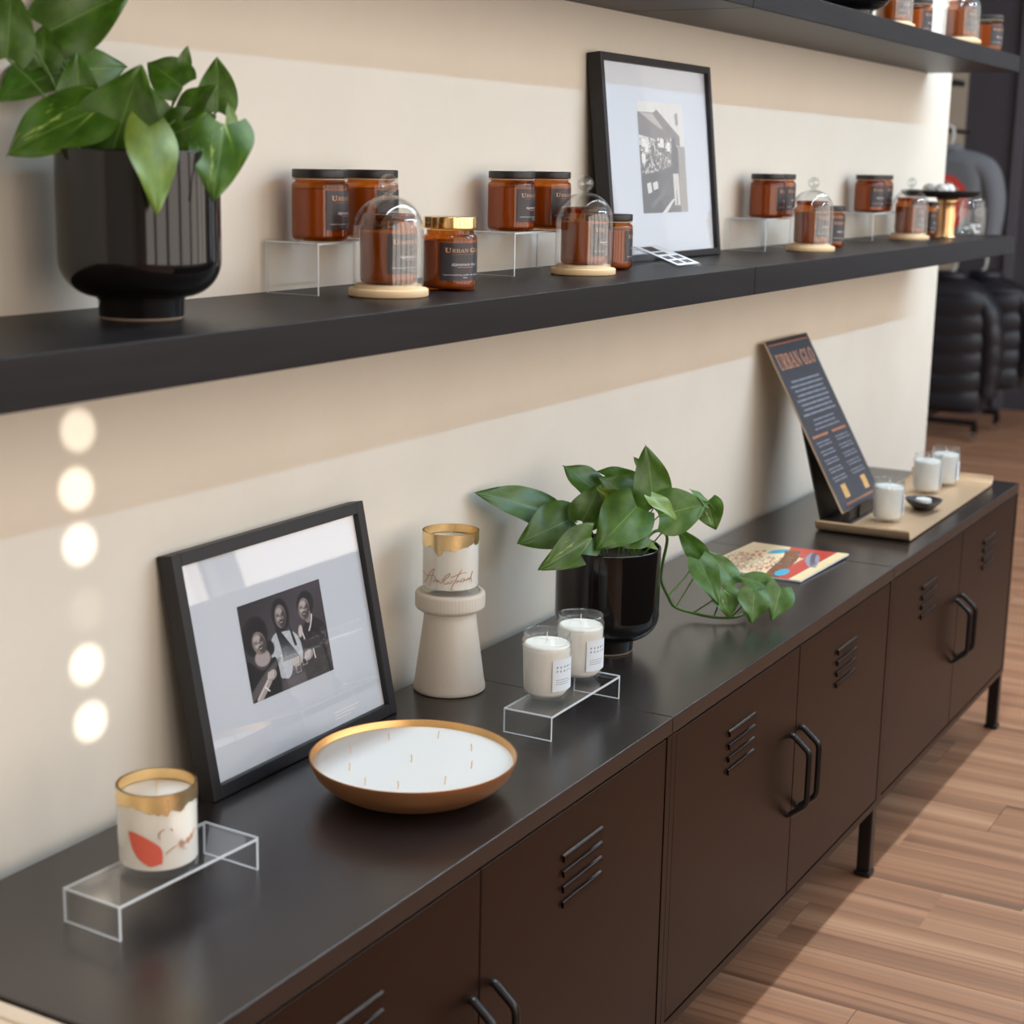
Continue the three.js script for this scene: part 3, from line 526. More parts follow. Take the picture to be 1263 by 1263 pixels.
const market = canvas(560, 640, (c, w, h) => {
  c.fillStyle = '#dcd8d2'; c.fillRect(0, 0, w, h);
  c.strokeStyle = '#b9b3ab'; c.lineWidth = 4; for (const x of [210, 300, 390, 480]) { c.beginPath(); c.moveTo(x, 20); c.lineTo(x, 260); c.stroke(); }
  c.fillStyle = '#8a8680'; c.beginPath(); c.moveTo(450, 60); c.lineTo(490, 50); c.lineTo(490, 120); c.lineTo(460, 130); c.fill();
  c.fillStyle = '#6d655e'; c.beginPath(); c.moveTo(0, 60); c.lineTo(190, 60); c.lineTo(230, 40); c.lineTo(500, 190); c.lineTo(500, 250); c.lineTo(0, 190); c.fill();
  c.fillStyle = '#b1aaa2'; c.beginPath(); c.moveTo(20, 62); c.lineTo(180, 66); c.lineTo(300, 150); c.lineTo(260, 150); c.fill();
  c.fillStyle = '#4c463f'; c.fillRect(0, 250, 470, 390); c.fillStyle = '#968f87'; c.fillRect(470, 250, 90, 390);
  for (let i = 0; i < 520; i++) { const g = 40 + rnd(0, 200); c.fillStyle = `rgb(${g},${g - 6},${g - 12})`; const y = rnd(200, 400); c.fillRect(rnd(0, 400), y, rnd(4, 20), rnd(4, 22)); }
  c.fillStyle = '#e9e6e0'; for (const [x, y] of [[30, 210], [60, 240], [250, 210], [330, 230], [20, 300]]) c.fillRect(x, y, 46, 50);
  c.fillStyle = '#3c3732'; c.beginPath(); c.moveTo(0, 430); c.lineTo(430, 360); c.lineTo(430, 560); c.lineTo(250, 640); c.lineTo(0, 640); c.fill();
  c.fillStyle = '#ddd9d4'; c.save(); c.translate(60, 470); c.rotate(-0.2); c.fillRect(0, 0, 50, 60); c.fillRect(70, 10, 60, 44); c.restore();
  c.fillStyle = '#8d857c'; c.font = '44px serif'; c.save(); c.translate(110, 620); c.rotate(-0.5); c.fillText('URBAN GLO', 0, 0); c.restore();
  c.fillStyle = '#332e2a'; c.beginPath(); c.ellipse(425, 330, 46, 90, 0.1, 0, 7); c.fill(); c.beginPath(); c.ellipse(418, 230, 20, 28, 0, 0, 7); c.fill();
  c.fillStyle = '#cfcac3'; c.beginPath(); c.moveTo(390, 410); c.lineTo(460, 410); c.lineTo(466, 600); c.lineTo(430, 600); c.lineTo(424, 470); c.lineTo(418, 600); c.lineTo(392, 600); c.fill();
  c.fillStyle = '#d8d4ce'; c.beginPath(); c.moveTo(230, 640); c.lineTo(370, 560); c.lineTo(400, 560); c.lineTo(290, 640); c.fill();
});
function pictureFrame(label, x0, y0, zBottom, W, H, F, T, zTop, print, photo, glassTint) {
  const t = thing('picture_frame', label, 'picture', [x0 + W / 2, y0, zBottom]);
  t.rotation.x = -Math.asin((zBottom - zTop) / H);
  const w = W / 2;
  part('frame', [rbox(-w, -w + F, 0, H, -T, 0, 0.0012), rbox(w - F, w, 0, H, -T, 0, 0.0012), rbox(-w + F, w - F, 0, F, -T, 0, 0.0012), rbox(-w + F, w - F, H - F, H, -T, 0, 0.0012), box(-w + F, w - F, F, H - F, -T, -T + 0.003)], M.frame, t, 'black frame');
  part('mount', box(-w + F, w - F, F, H - F, -T + 0.003, -0.0095), M.mat, t, 'pale mount board');
  const [px, py, pw, ph] = photo;
  const ph_ = part('print', new THREE.PlaneGeometry(pw, ph).translate(px, py, -0.0091), std({ map: print, roughness: 0.6 }), t, 'monochrome photograph');
  part('glazing', box(-w + F, w - F, F, H - F, -0.0062, -0.005), M.pane, t);
  return t;
}
pictureFrame('black framed party portrait leaning on cabinet beside the copper bowl', -0.604, CT + 0.001, 0.0565, 0.406, 0.311, 0.0165, 0.024, -0.0045, portrait, [-0.003, 0.158, 0.176, 0.128]);
pictureFrame('black framed market scene leaning on the wall shelf', 0.505, ST + 0.001, 0.0375, 0.478, 0.361, 0.0125, 0.026, -0.0025, market, [0.012, 0.185, 0.2, 0.2]);
{ // caption lines printed on the mount
  const t = scene.children.find((o) => o.name === 'picture_frame');
  for (let k = 0; k < 3; k++) part('caption_line', box(0.07, 0.128 - k * 0.01, 0.035 - k * 0.0045, 0.0358 - k * 0.0045, -0.0095, -0.0092), std({ color: lin(0.9, 0.9, 0.9), roughness: 0.8 }), t);
}

// ---------------------------------------------------------------- small acrylic card holder on the shelf
{
  const t = thing('card_holder', 'small clear acrylic card holder in front of market picture', 'card holder', [0.548, ST, 0.11]);
  const a = 0.05, top = 0.03;
  const pr = new THREE.Shape(); pr.moveTo(-0.04, 0); pr.lineTo(-0.04, top); pr.lineTo(-0.036, top + 0.002); pr.lineTo(0.052, 0.0025); pr.lineTo(0.052, 0); pr.lineTo(-0.0365, top - 0.001); pr.lineTo(-0.038, top - 0.003); pr.lineTo(-0.038, 0);
  part('sheet', new THREE.ExtrudeGeometry(pr, { depth: 2 * a, bevelEnabled: false }).rotateY(-Math.PI / 2).translate(a, 0, 0).scale(1, 1, 1), M.acrylic, t, 'bent clear acrylic');
  const cardTex = canvas(256, 256, (c, w, h) => { c.fillStyle = '#e4e6ea'; c.fillRect(0, 0, w, h); c.fillStyle = '#4a484e'; c.fillRect(40, 14, 120, 60); c.fillRect(40, 90, 120, 26); for (const [x, y] of [[30, 140], [140, 140], [30, 196], [140, 196]]) c.fillRect(x, y, 84, 40); });
  const ang = Math.atan2(0.0295, 0.088);
  part('card', new THREE.PlaneGeometry(0.092, 0.088).rotateX(-Math.PI / 2 + 0).rotateX(ang).translate(0, 0.0185, 0.008), std({ map: cardTex, roughness: 0.6, side: THREE.DoubleSide }), t, 'printed card');
}

// ---------------------------------------------------------------- gold leaf candles
const CR = 0.0423, CH = 0.0925;
function onCylinder(R, x, y, s) { const a = Math.asin(Math.max(-0.98, Math.min(0.98, x / R))); return [Math.sin(a) * (R + s), y, Math.cos(a) * (R + s)]; }
function strokes(R, list, cx, cy, k, r = 0.00055) {
  return list.map((l) => tube(l.map(([x, y]) => onCylinder(R, (x - cx) / k, (cy - y) / k, 0.0004)), r, l.length * 6, 5));
}
function goldCandle(label, pos, turn, drip, build) {
  const t = thing('gold_leaf_candle', label, 'candle', pos, turn);
  part('glass', lathe([[0, 0], [CR - 0.004, 0], [CR - 0.0008, 0.0015], [CR, 0.005], [CR, CH], [CR - 0.001, CH + 0.0008], [CR - 0.0022, CH], [CR - 0.0022, CH - 0.012]], 64), M.glass, t, 'clear glass tumbler');
  part('wax', lathe([[0, 0.0085], [CR - 0.0035, 0.0085], [CR - 0.0009, 0.0105], [CR - 0.0009, CH - 0.0128], [CR - 0.0026, CH - 0.0122], [0, CH - 0.0124]], 56), M.wax, t, 'cream wax');
  const n = 160, pos3 = [], idx = [];
  for (const [R, s] of [[CR + 0.0003, 1], [CR - 0.0025, -1]]) {
    const o = pos3.length / 3;
    for (let i = 0; i <= n; i++) { const a = (i / n) * Math.PI * 2, lo = s > 0 ? CH - drip(a) : CH - 0.011; for (let j = 0; j <= 4; j++) { const y = CH + 0.0006 + (lo - CH - 0.0006) * (j / 4); pos3.push(Math.sin(a) * R, y, Math.cos(a) * R); } }
    for (let i = 0; i < n; i++) for (let j = 0; j < 4; j++) { const a = o + i * 5 + j, b = a + 1, c = a + 5, d = c + 1; if (s > 0) idx.push(a, b, c, b, d, c); else idx.push(a, c, b, b, c, d); }
  }
  const g = new THREE.BufferGeometry(); g.setAttribute('position', new THREE.Float32BufferAttribute(pos3, 3));
  g.setAttribute('uv', new THREE.Float32BufferAttribute(pos3.filter((_, i) => i % 3 !== 2).map((v) => v * 20), 2)); g.setIndex(idx); g.computeVertexNormals();
  const f = part('gold_leaf', g, M.foil, t, 'ragged gold leaf band'); f.material.side = THREE.DoubleSide;
  part('wick', tube([[0, CH - 0.013, 0], [0.0003, CH - 0.006, 0], [0.001, CH + 0.001, 0]], 0.0009, 5, 6), M.wick, t);
  build(t); return t;
}
const toCam = (x, z) => Math.atan2(-2.0776 - x, 1.305 - z);
goldCandle('gold-rimmed candle with red petal on the near acrylic riser', [-0.84, CT + 0.0388, 0.1772], toCam(-0.84, 0.1772),
  (a) => 0.017 + 0.003 * Math.sin(a * 3 + 1) + 0.008 * noise.noise(a * 4, 1, 1) + 0.004 * noise.noise(a * 11, 4, 1) + 0.006 * Math.max(0, Math.sin(a * 5 + 0.5)) * Math.max(0, noise.noise(a * 2, 3, 0) + 0.4),
  (t) => {
    const rows = [[690, 195, 235], [720, 198, 320], [770, 206, 405], [820, 216, 470], [870, 232, 492], [920, 258, 494], [960, 292, 492], [990, 330, 488], [1015, 372, 398]], k = 8775, cx = 457, cy = 1150, pos3 = [], idx = [];
    rows.forEach(([y, l, r]) => { for (let j = 0; j <= 8; j++) pos3.push(...onCylinder(CR, (l + (r - l) * j / 8 - cx) / k, (cy - y) / k, 0.0005)); });
    for (let i = 0; i < rows.length - 1; i++) for (let j = 0; j < 8; j++) { const a = i * 9 + j; idx.push(a, a + 9, a + 1, a + 1, a + 9, a + 10); }
    const g = new THREE.BufferGeometry(); g.setAttribute('position', new THREE.Float32BufferAttribute(pos3, 3)); g.setIndex(idx); g.computeVertexNormals();
    M.petal.side = THREE.DoubleSide; part('petal_print', g, M.petal, t, 'coral red petal');
    part('lettering', strokes(CR, [[[475, 750], [465, 710], [485, 670], [520, 660]], [[575, 655], [592, 690]], [[520, 900], [600, 845], [640, 830], [672, 790], [655, 865], [690, 815], [682, 885], [716, 890]], [[705, 840], [730, 790], [725, 850], [760, 770], [752, 830], [790, 740]]], cx, cy, k, 0.0005), M.copperLine, t, 'thin copper script');
  });
goldCandle('gold-rimmed candle with copper script standing on the stoneware pedestal', [-0.0607, CT + 0.1525, 0.0587], toCam(-0.0607, 0.0587),
  (a) => 0.0185 + 0.004 * Math.sin(a * 2 + 2.2) + 0.007 * noise.noise(a * 3, 5, 2) + 0.005 * noise.noise(a * 13, 2, 1) + 0.006 * Math.exp(-Math.pow((a - 5.9) / 0.16, 2)),
  (t) => part('lettering', strokes(CR, [
    [[172, 775], [200, 745], [235, 655], [280, 582], [308, 562], [300, 600], [272, 690], [252, 800]], [[168, 630], [178, 662], [232, 672], [300, 652], [326, 690], [292, 745], [318, 712], [342, 702], [346, 742]],
    [[346, 742], [366, 706], [386, 746], [424, 700], [470, 632], [512, 606], [500, 642], [452, 690], [430, 736], [470, 752], [490, 722], [512, 742], [545, 700]],
    [[662, 562], [640, 600], [590, 690], [546, 772], [522, 820], [552, 826]], [[520, 662], [600, 632], [700, 602], [722, 612]], [[600, 738], [612, 700], [640, 722], [662, 690], [692, 682], [680, 722], [652, 726]],
    [[700, 692], [720, 716], [745, 680], [760, 712], [790, 642], [800, 602], [780, 690], [792, 736], [766, 742]]], 515, 930, 8800, 0.00045), M.copperLine, t, 'copper script lettering'));

// ---------------------------------------------------------------- stoneware pedestal
{
  const t = thing('stoneware_pedestal', 'speckled cream stoneware pedestal holding a gold-rimmed candle', 'pedestal', [-0.0607, CT, 0.0587]);
  part('stand', lathe([[0, 0], [0.052, 0], [0.0545, 0.002], [0.0545, 0.007], [0.0525, 0.016], [0.0395, 0.112], [0.0388, 0.122], [0.042, 0.127], [0.02, 0.128], [0, 0.128]], 64), M.stone, t);
  const prof = [[0.0385, 0.1235], [0.046, 0.1245], [0.0515, 0.128], [0.0528, 0.132], [0.0528, 0.1485], [0.0518, 0.1515], [0.0495, 0.1535], [0.0455, 0.154], [0.0442, 0.1525], [0.0442, 0.1518], [0, 0.1518]];
  const g = lathe(prof, 192), p = g.attributes.position;
  for (let i = 0; i < p.count; i++) { const r = Math.hypot(p.getX(i), p.getZ(i)), y = p.getY(i); if (r > 0.0505 && y > 0.127) { const a = Math.atan2(p.getX(i), p.getZ(i)), k = 1 + 0.0075 * Math.pow(Math.abs(Math.cos(a * 30)), 0.7) - 0.0075; p.setX(i, p.getX(i) * k); p.setZ(i, p.getZ(i) * k); } }
  g.computeVertexNormals(); part('collar', g, M.stone, t, 'ribbed collar');
}

// ---------------------------------------------------------------- bowl candle
{
  const t = thing('bowl_candle', 'wide copper bowl candle with ten wicks', 'candle', [-0.438, CT, 0.24]);
  part('bowl', lathe([[0, 0], [0.062, 0], [0.078, 0.002], [0.098, 0.009], [0.113, 0.018], [0.1235, 0.029], [0.129, 0.041], [0.131, 0.0486], [0.1303, 0.0495], [0.1292, 0.0488]], 96), M.bowlOut, t, 'brushed copper');
  part('rim_lining', lathe([[0.1292, 0.0489], [0.1268, 0.0415], [0.121, 0.031], [0.108, 0.02], [0, 0.018]], 96), M.bowlIn, t, 'gold lined inner rim');
  part('wax', lathe([[0, 0.0415], [0.06, 0.0418], [0.118, 0.0412], [0.1262, 0.0405], [0.1255, 0.038], [0, 0.037]], 96), M.waxWhite, t, 'white wax');
  for (const [x, z] of [[0.041, -0.065], [0.082, -0.015], [-0.026, -0.078], [-0.009, 0.003], [0.065, 0.046], [0.012, 0.078], [-0.074, -0.046], [-0.104, -0.002], [-0.092, 0.038], [-0.05, 0.078]]) part('wick', tube([[x, 0.041, z], [x + 0.001, 0.046, z], [x + 0.0015 * Math.sin(x * 90), 0.0515, z + 0.0005]], 0.0009, 5, 6), M.wick, t);
}

// ---------------------------------------------------------------- mason jar candles
const peony = canvas(256, 340, (c, w, h) => {
  c.fillStyle = '#dfe6ee'; c.fillRect(0, 0, w, h); c.fillStyle = '#45424a'; c.font = 'bold 30px sans-serif';
  const sp = (s, x, y, d) => { for (const ch of s) { c.fillText(ch, x, y); x += d; } };
  sp('PEONY', 34, 92, 36); sp('PEACH', 34, 134, 36);
  c.fillStyle = '#8b8d96'; for (const [y, n] of [[212, 150], [236, 166], [258, 140]]) for (let x = 32; x < 32 + n; x += 14) c.fillRect(x, y, 10, 7);
});
M.peony = std({ map: peony, roughness: 0.7 });
const MR = 0.0345, MH = 0.095;
const masonGlass = lathe([[0, 0.0005], [MR - 0.009, 0], ...arc(MR - 0.0105, 0.0095, 0.0085, -80, 0, 5), [MR - 0.001, 0.03], [MR, MH - 0.022], [MR + 0.0004, MH - 0.019], [MR - 0.0008, MH - 0.0165], [MR - 0.0012, MH - 0.0145], [MR + 0.0008, MH - 0.0125], [MR + 0.0008, MH - 0.0115], [MR - 0.0012, MH - 0.01], [MR - 0.0014, MH - 0.001], [MR - 0.0024, MH], [MR - 0.0034, MH - 0.001], [MR - 0.0034, MH - 0.014]], 56);
const masonRim = join([0, 0.0115, 0.0175].map((d, i) => new THREE.TorusGeometry(MR - (i ? 0.0002 : 0.0021), i ? 0.0011 : 0.0013, 8, 56).rotateX(Math.PI / 2).translate(0, MH - d, 0)));
const masonWax = lathe([[0, 0.0045], [MR - 0.0095, 0.005], [MR - 0.0038, 0.012], [MR - 0.0022, 0.03], [MR - 0.0012, MH - 0.024], [MR - 0.0016, MH - 0.018], [MR - 0.0034, MH - 0.0148], [MR - 0.006, MH - 0.0142], [0, MH - 0.0148]], 48);
function masonJar(label, pos, turn, group, wax = M.wax) {
  const t = thing('mason_jar_candle', label, 'candle', pos, 0, group);
  part('glass', masonGlass, M.glass, t, 'clear ribbed jar'); part('rim', masonRim, M.glass, t); part('wax', masonWax, wax, t, 'cream wax');
  part('wick', tube([[0, MH - 0.016, 0], [0, MH - 0.006, 0], [-0.0015, MH + 0.0005, 0.001], [-0.004, MH + 0.0008, 0.002]], 0.0008, 8, 6), M.whiteWick, t);
  part('label', patch(MR, 0.017, 0.063, turn - 0.62, turn + 0.62, 16, 0.0006), M.peony, t, 'pale blue paper label');
}
riser('low clear acrylic riser under the gold-rimmed petal candle', [-0.8325, CT, 0.178], 0.212, 0.079, 0.0383, -0.047);
riser('low clear acrylic riser under the two mason jar candles', [-0.0775, CT, 0.2635], 0.22, 0.074, 0.0358, 0.012);
masonJar('mason jar candle on low riser nearer the copper bowl', [-0.1125, CT + 0.0363, 0.2528], -0.2, 'mason jar candles on the low riser');
masonJar('mason jar candle on low riser nearer the black pot', [-0.003, CT + 0.0363, 0.25], -0.2, 'mason jar candles on the low riser');

// ---------------------------------------------------------------- magazine
{
  const cover = canvas(768, 600, (c, w, h) => {
    c.fillStyle = '#f0dbb4'; c.fillRect(0, 0, w, h);
    for (let i = 0; i < 420; i++) { const x = rnd(40, 460), y = rnd(20, 330); c.fillStyle = ['#a98a72', '#c2b7a4', '#8f9494', '#c94a3c', '#b98d6a'][Math.floor(rnd(0, 4.999))]; c.save(); c.translate(x, y); c.rotate(rnd(-0.6, 0.4)); c.fillRect(0, 0, rnd(8, 30), rnd(5, 12)); c.restore(); }
    c.fillStyle = '#c8463a'; for (const [x, y] of [[420, 120], [470, 150], [520, 110], [560, 140], [120, 300], [160, 320]]) c.fillRect(x, y, 34, 20);
    c.fillStyle = '#4aa9c6'; c.beginPath(); c.moveTo(520, 190); c.bezierCurveTo(600, 170, 690, 200, 700, 260); c.bezierCurveTo(640, 300, 560, 270, 520, 190); c.fill();
    c.fillStyle = '#c9493c'; c.fillRect(0, 420, w, 110); c.beginPath(); c.moveTo(560, 300); c.lineTo(768, 240); c.lineTo(768, 470); c.lineTo(500, 470); c.fill();
    c.fillStyle = '#7d5134'; c.beginPath(); c.moveTo(0, 390); c.bezierCurveTo(240, 320, 460, 340, 640, 250); c.lineTo(700, 320); c.bezierCurveTo(500, 430, 200, 420, 0, 470); c.fill();
    for (let i = 0; i < 240; i++) { c.fillStyle = ['#c8563e', '#d9a15c', '#4c3326', '#6da3b0'][i % 4]; c.fillRect(rnd(20, 640), rnd(320, 440), 8, 6); }
    c.fillStyle = '#4aa9c6'; c.beginPath(); c.ellipse(130, 440, 90, 36, -0.1, 0, 7); c.fill();
    c.fillStyle = '#9b98a6'; c.beginPath(); c.moveTo(330, 520); c.bezierCurveTo(460, 430, 600, 400, 700, 400); c.bezierCurveTo(680, 470, 520, 520, 330, 560); c.fill();
    c.strokeStyle = '#5f5560'; c.lineWidth = 5; for (let k = 0; k < 5; k++) { c.beginPath(); c.moveTo(350 + k * 20, 530); c.bezierCurveTo(470 + k * 10, 470, 600, 430 + k * 8, 690, 410 + k * 6); c.stroke(); }
    c.fillStyle = '#f2d9a4'; c.fillRect(0, 560, w, 40);
  });
  const t = thing('magazine', 'illustrated magazine with red and blue cover lying on cabinet', 'magazine', [0.984, CT, 0.186], -0.035);
  const W = 0.262, Dp = 0.212;
  const sheet = (th, y0, curl) => { const g = new THREE.BoxGeometry(W, th, Dp, 20, 1, 12), p = g.attributes.position; for (let i = 0; i < p.count; i++) { const z = p.getZ(i) / Dp + 0.5, x = p.getX(i) / W + 0.5; p.setY(i, p.getY(i) + y0 + th / 2 + curl * z * z * (0.4 + 0.6 * x)); } g.computeVertexNormals(); return g; };
  part('pages', sheet(0.0025, 0.0, 0.004), M.paper, t, 'white page block');
  part('cover', sheet(0.0004, 0.0026, 0.0045), std({ map: cover, roughness: 0.35 }), t, 'printed cover');
}

// ---------------------------------------------------------------- tray, sign, dish
{
  const t = thing('metal_tray', 'brushed gold metal tray with upturned ends', 'tray', [1.69, CT, 0.255], 0.012);
  const s = new THREE.Shape(), a = 0.385, up = [], th = 0.0028;
  for (let i = 0; i <= 8; i++) { const q = i / 8 * 1.25; up.push([a - 0.016 + 0.018 * Math.sin(q), 0.003 + 0.03 * (1 - Math.cos(q))]); }
  s.moveTo(-a + 0.016, 0.003); const top = up.map(([x, y]) => [x - 0.0008, y + th]);
  s.lineTo(a - 0.016, 0.003); up.forEach(([x, y]) => s.lineTo(x, y)); [...top].reverse().forEach(([x, y]) => s.lineTo(x, y));
  s.lineTo(-(a - 0.016), 0.003 + th); top.forEach(([x, y]) => s.lineTo(-x, y)); [...up].reverse().forEach(([x, y]) => s.lineTo(-x, y));
  part('sheet', boxUV(new THREE.ExtrudeGeometry(s, { depth: 0.208, bevelEnabled: true, bevelThickness: 0.0006, bevelSize: 0.0005, bevelSegments: 1, steps: 12 }).translate(0, 0, -0.104), 2), M.tray, t, 'hammered gold sheet');
  for (const [x, z] of [[-0.33, -0.08], [0.33, -0.08], [-0.33, 0.08], [0.33, 0.08]]) part('pad', new THREE.CylinderGeometry(0.006, 0.006, 0.003, 16).translate(x, 0.0015, z), M.lidBlack, t);
}
const TT = CT + 0.0062;
masonJar('white candle glass on the gold tray beside the menu sign', [1.4814, TT, 0.2629], 0.55, 'candles on the gold tray', M.waxWhite);
masonJar('white candle glass on the gold tray behind the black dish', [1.8636, TT, 0.2433], 0.55, 'candles on the gold tray', M.waxWhite);
masonJar('white candle glass at the far end of the gold tray', [1.985, TT, 0.2543], 0.3, 'candles on the gold tray', M.waxWhite);
{
  const t = thing('stone_dish', 'black spouted dish with a white tealight on tray', 'dish', [1.655, TT, 0.296], 0.35);
  const g = lathe([[0, 0], [0.02, 0], [0.024, 0.003], [0.037, 0.015], [0.043, 0.024], [0.0415, 0.0245], [0.034, 0.0165], [0.02, 0.009], [0, 0.008]], 48), p = g.attributes.position;
  for (let i = 0; i < p.count; i++) { const x = p.getX(i), z = p.getZ(i), y = p.getY(i), k = Math.max(0, -x) / 0.043; p.setX(i, x * (1 + 0.85 * k * k * (y > 0.01 ? 1 : 0.2))); p.setZ(i, z * (1 - 0.35 * k * k)); p.setY(i, y + 0.004 * k * k * (y / 0.024)); }
  g.computeVertexNormals(); part('dish', g, M.stoneDish, t);
  const w = thing('tealight', 'white tealight sitting in the black spouted dish', 'candle', [1.657, TT + 0.0095, 0.295]);
  part('wax', lathe([[0, 0], [0.017, 0], [0.018, 0.002], [0.018, 0.014], [0.017, 0.0155], [0, 0.015]], 36), M.waxWhite, w); part('wick', tube([[0, 0.015, 0], [0, 0.019, 0], [0.0006, 0.022, 0]], 0.0007, 4, 5), M.whiteWick, w);
}
{
  const signTex = canvas(560, 860, (c, w, h) => {
    c.fillStyle = '#35353d'; c.fillRect(0, 0, w, h); c.fillStyle = '#b97a54'; c.fillRect(16, 20, w - 32, 6);
    c.textAlign = 'center'; c.fillStyle = '#c98a62'; c.save(); c.translate(w / 2, 150); c.scale(1, 1.25); c.font = 'bold 86px serif'; c.fillText('URBAN GLO', 0, 0, 490); c.restore();
    const lines = (x0, x1, y, n, dy, col, hh) => { for (let k = 0; k < n; k++) { const cx = (x0 + x1) / 2, hw = (x1 - x0) / 2 * (0.72 + 0.28 * Math.abs(Math.sin(k * 2.1 + y))); c.fillStyle = col; for (let x = cx - hw; x < cx + hw; x += 26) c.fillRect(x, y + k * dy, 14 + ((k * 7 + x) % 8), hh); } };
    lines(60, 500, 210, 8, 24, '#9aa3b4', 9); lines(120, 440, 412, 3, 22, '#8d95a5', 8);
    c.fillStyle = '#b5734c'; c.fillRect(40, 486, 210, 12); c.fillRect(310, 486, 200, 12);
    for (let k = 0; k < 5; k++) { lines(60, 240, 520 + k * 44, 2, 16, '#8b93a3', 7); lines(320, 500, 520 + k * 44, 2, 16, '#8b93a3', 7); }
    c.fillStyle = '#d9ab66'; c.fillRect(110, 740, 66, 66); c.fillRect(400, 740, 66, 66); c.fillStyle = '#b98a4a'; for (let i = 0; i < 60; i++) { c.fillRect(112 + rnd(0, 58), 742 + rnd(0, 58), 5, 5); c.fillRect(402 + rnd(0, 58), 742 + rnd(0, 58), 5, 5); }
    c.fillStyle = '#b5734c'; for (let x = 90; x < 480; x += 22) c.fillRect(x, 828, 15, 10);
  });
  const W = 0.272, H = 0.42, lean = Math.asin(0.205 / 0.42);
  const t = thing('menu_sign', 'tall charcoal menu board with copper heading leaning over gold tray', 'sign', [1.37 + W / 2, 0.694, 0.196]);
  const g = new THREE.Group(); g.rotation.x = -lean; const q = new THREE.Matrix4().makeRotationX(-lean);
  part('panel', rbox(-W / 2, W / 2, 0, H, -0.004, 0, 0.001).applyMatrix4(q), M.seal, t, 'brown edged panel');
  part('print', new THREE.PlaneGeometry(W - 0.002, H - 0.002).translate(0, H / 2, 0.0006).applyMatrix4(q), std({ map: signTex, roughness: 0.42 }), t, 'charcoal print with copper lettering');
  const e = thing('sign_easel', 'black easel stand holding up the menu board', 'stand', [1.37 + W / 2, TT, 0.196]);
  const P = (pts, d) => { const s = new THREE.Shape(); pts.forEach(([z, y], i) => (i ? s.lineTo(z, y) : s.moveTo(z, y))); return new THREE.ExtrudeGeometry(s, { depth: d, bevelEnabled: false }).rotateY(-Math.PI / 2).translate(d / 2, 0, 0); };
  part('back_panel', P([[-0.062, 0.004], [-0.1225, 0.226], [-0.1195, 0.226], [-0.055, 0.004]], W - 0.05), M.lidBlack, e);
  part('base', P([[-0.062, 0], [0.012, 0], [0.012, 0.005], [-0.062, 0.005]], W - 0.05), M.lidBlack, e);
  part('lip', P([[0.0055, 0.005], [0.0095, 0.005], [0.0095, 0.034], [0.0062, 0.034]], W - 0.18), M.lidBlack, e);
  part('shelf_block', P([[-0.012, 0.005], [0.0052, 0.005], [0.0045, 0.027], [-0.006, 0.027]], W - 0.06), M.lidBlack, e);
}

// ---------------------------------------------------------------- clothes rack at the far end
const RX = 6.8, RZC = -1.14;
{
  const t = thing('clothes_rack', 'black two-tier rolling clothes rack by the charcoal wall', 'rack', [RX, 0, RZC]);
  part('post', [box(-0.015, 0.015, 0.1, 1.9, -0.015, 0.015)], M.handle, t);
  part('top_rail', rbox(-0.03, 0.2, 1.885, 1.915, -0.02, 0.05, 0.004), M.handle, t);
  part('rail', [new THREE.CylinderGeometry(0.012, 0.012, 0.56, 12).rotateZ(Math.PI / 2).translate(0.25, 1.655, 0), new THREE.CylinderGeometry(0.012, 0.012, 0.56, 12).rotateZ(Math.PI / 2).translate(0.25, 0.985, 0)], M.handle, t);
  for (const x of [0, 0.5]) {
    const b = part('base', [rbox(x - 0.02, x + 0.02, 0.09, 0.12, -0.3, 0.3, 0.004)], M.handle, t);
    for (const z of [-0.29, 0.29]) { part('caster', new THREE.CylinderGeometry(0.032, 0.032, 0.022, 20).rotateX(Math.PI / 2).translate(x, 0.032, z), M.chrome, b); part('fork', box(x - 0.012, x + 0.012, 0.05, 0.092, z - 0.016, z + 0.016), M.handle, b); }
  }
  part('brace', [rbox(0, 0.5, 0.1, 0.12, -0.012, 0.012, 0.003), rbox(-0.3, 0, 0.095, 0.115, -0.012, 0.012, 0.003)], M.handle, t);
}
function hanger(label, x, railY, z) {
  const t = thing('clothes_hanger', label, 'hanger', [x, railY, z], 0, 'white hangers on the clothes rack');
  part('hook', tube([[0, -0.125, 0], [0, -0.09, 0.0], [0, -0.07, 0.02], [0, -0.03, 0.03], [0, 0.012, 0.024], [0, 0.024, 0.004], [0, 0.018, -0.014], [0, 0.0, -0.02]], 0.0085, 30, 8), M.hanger, t);
  part('shoulders', tube([[0, -0.17, -0.14], [0, -0.125, -0.06], [0, -0.11, 0], [0, -0.125, 0.06], [0, -0.17, 0.14]], 0.007, 24, 8), M.hanger, t);
}
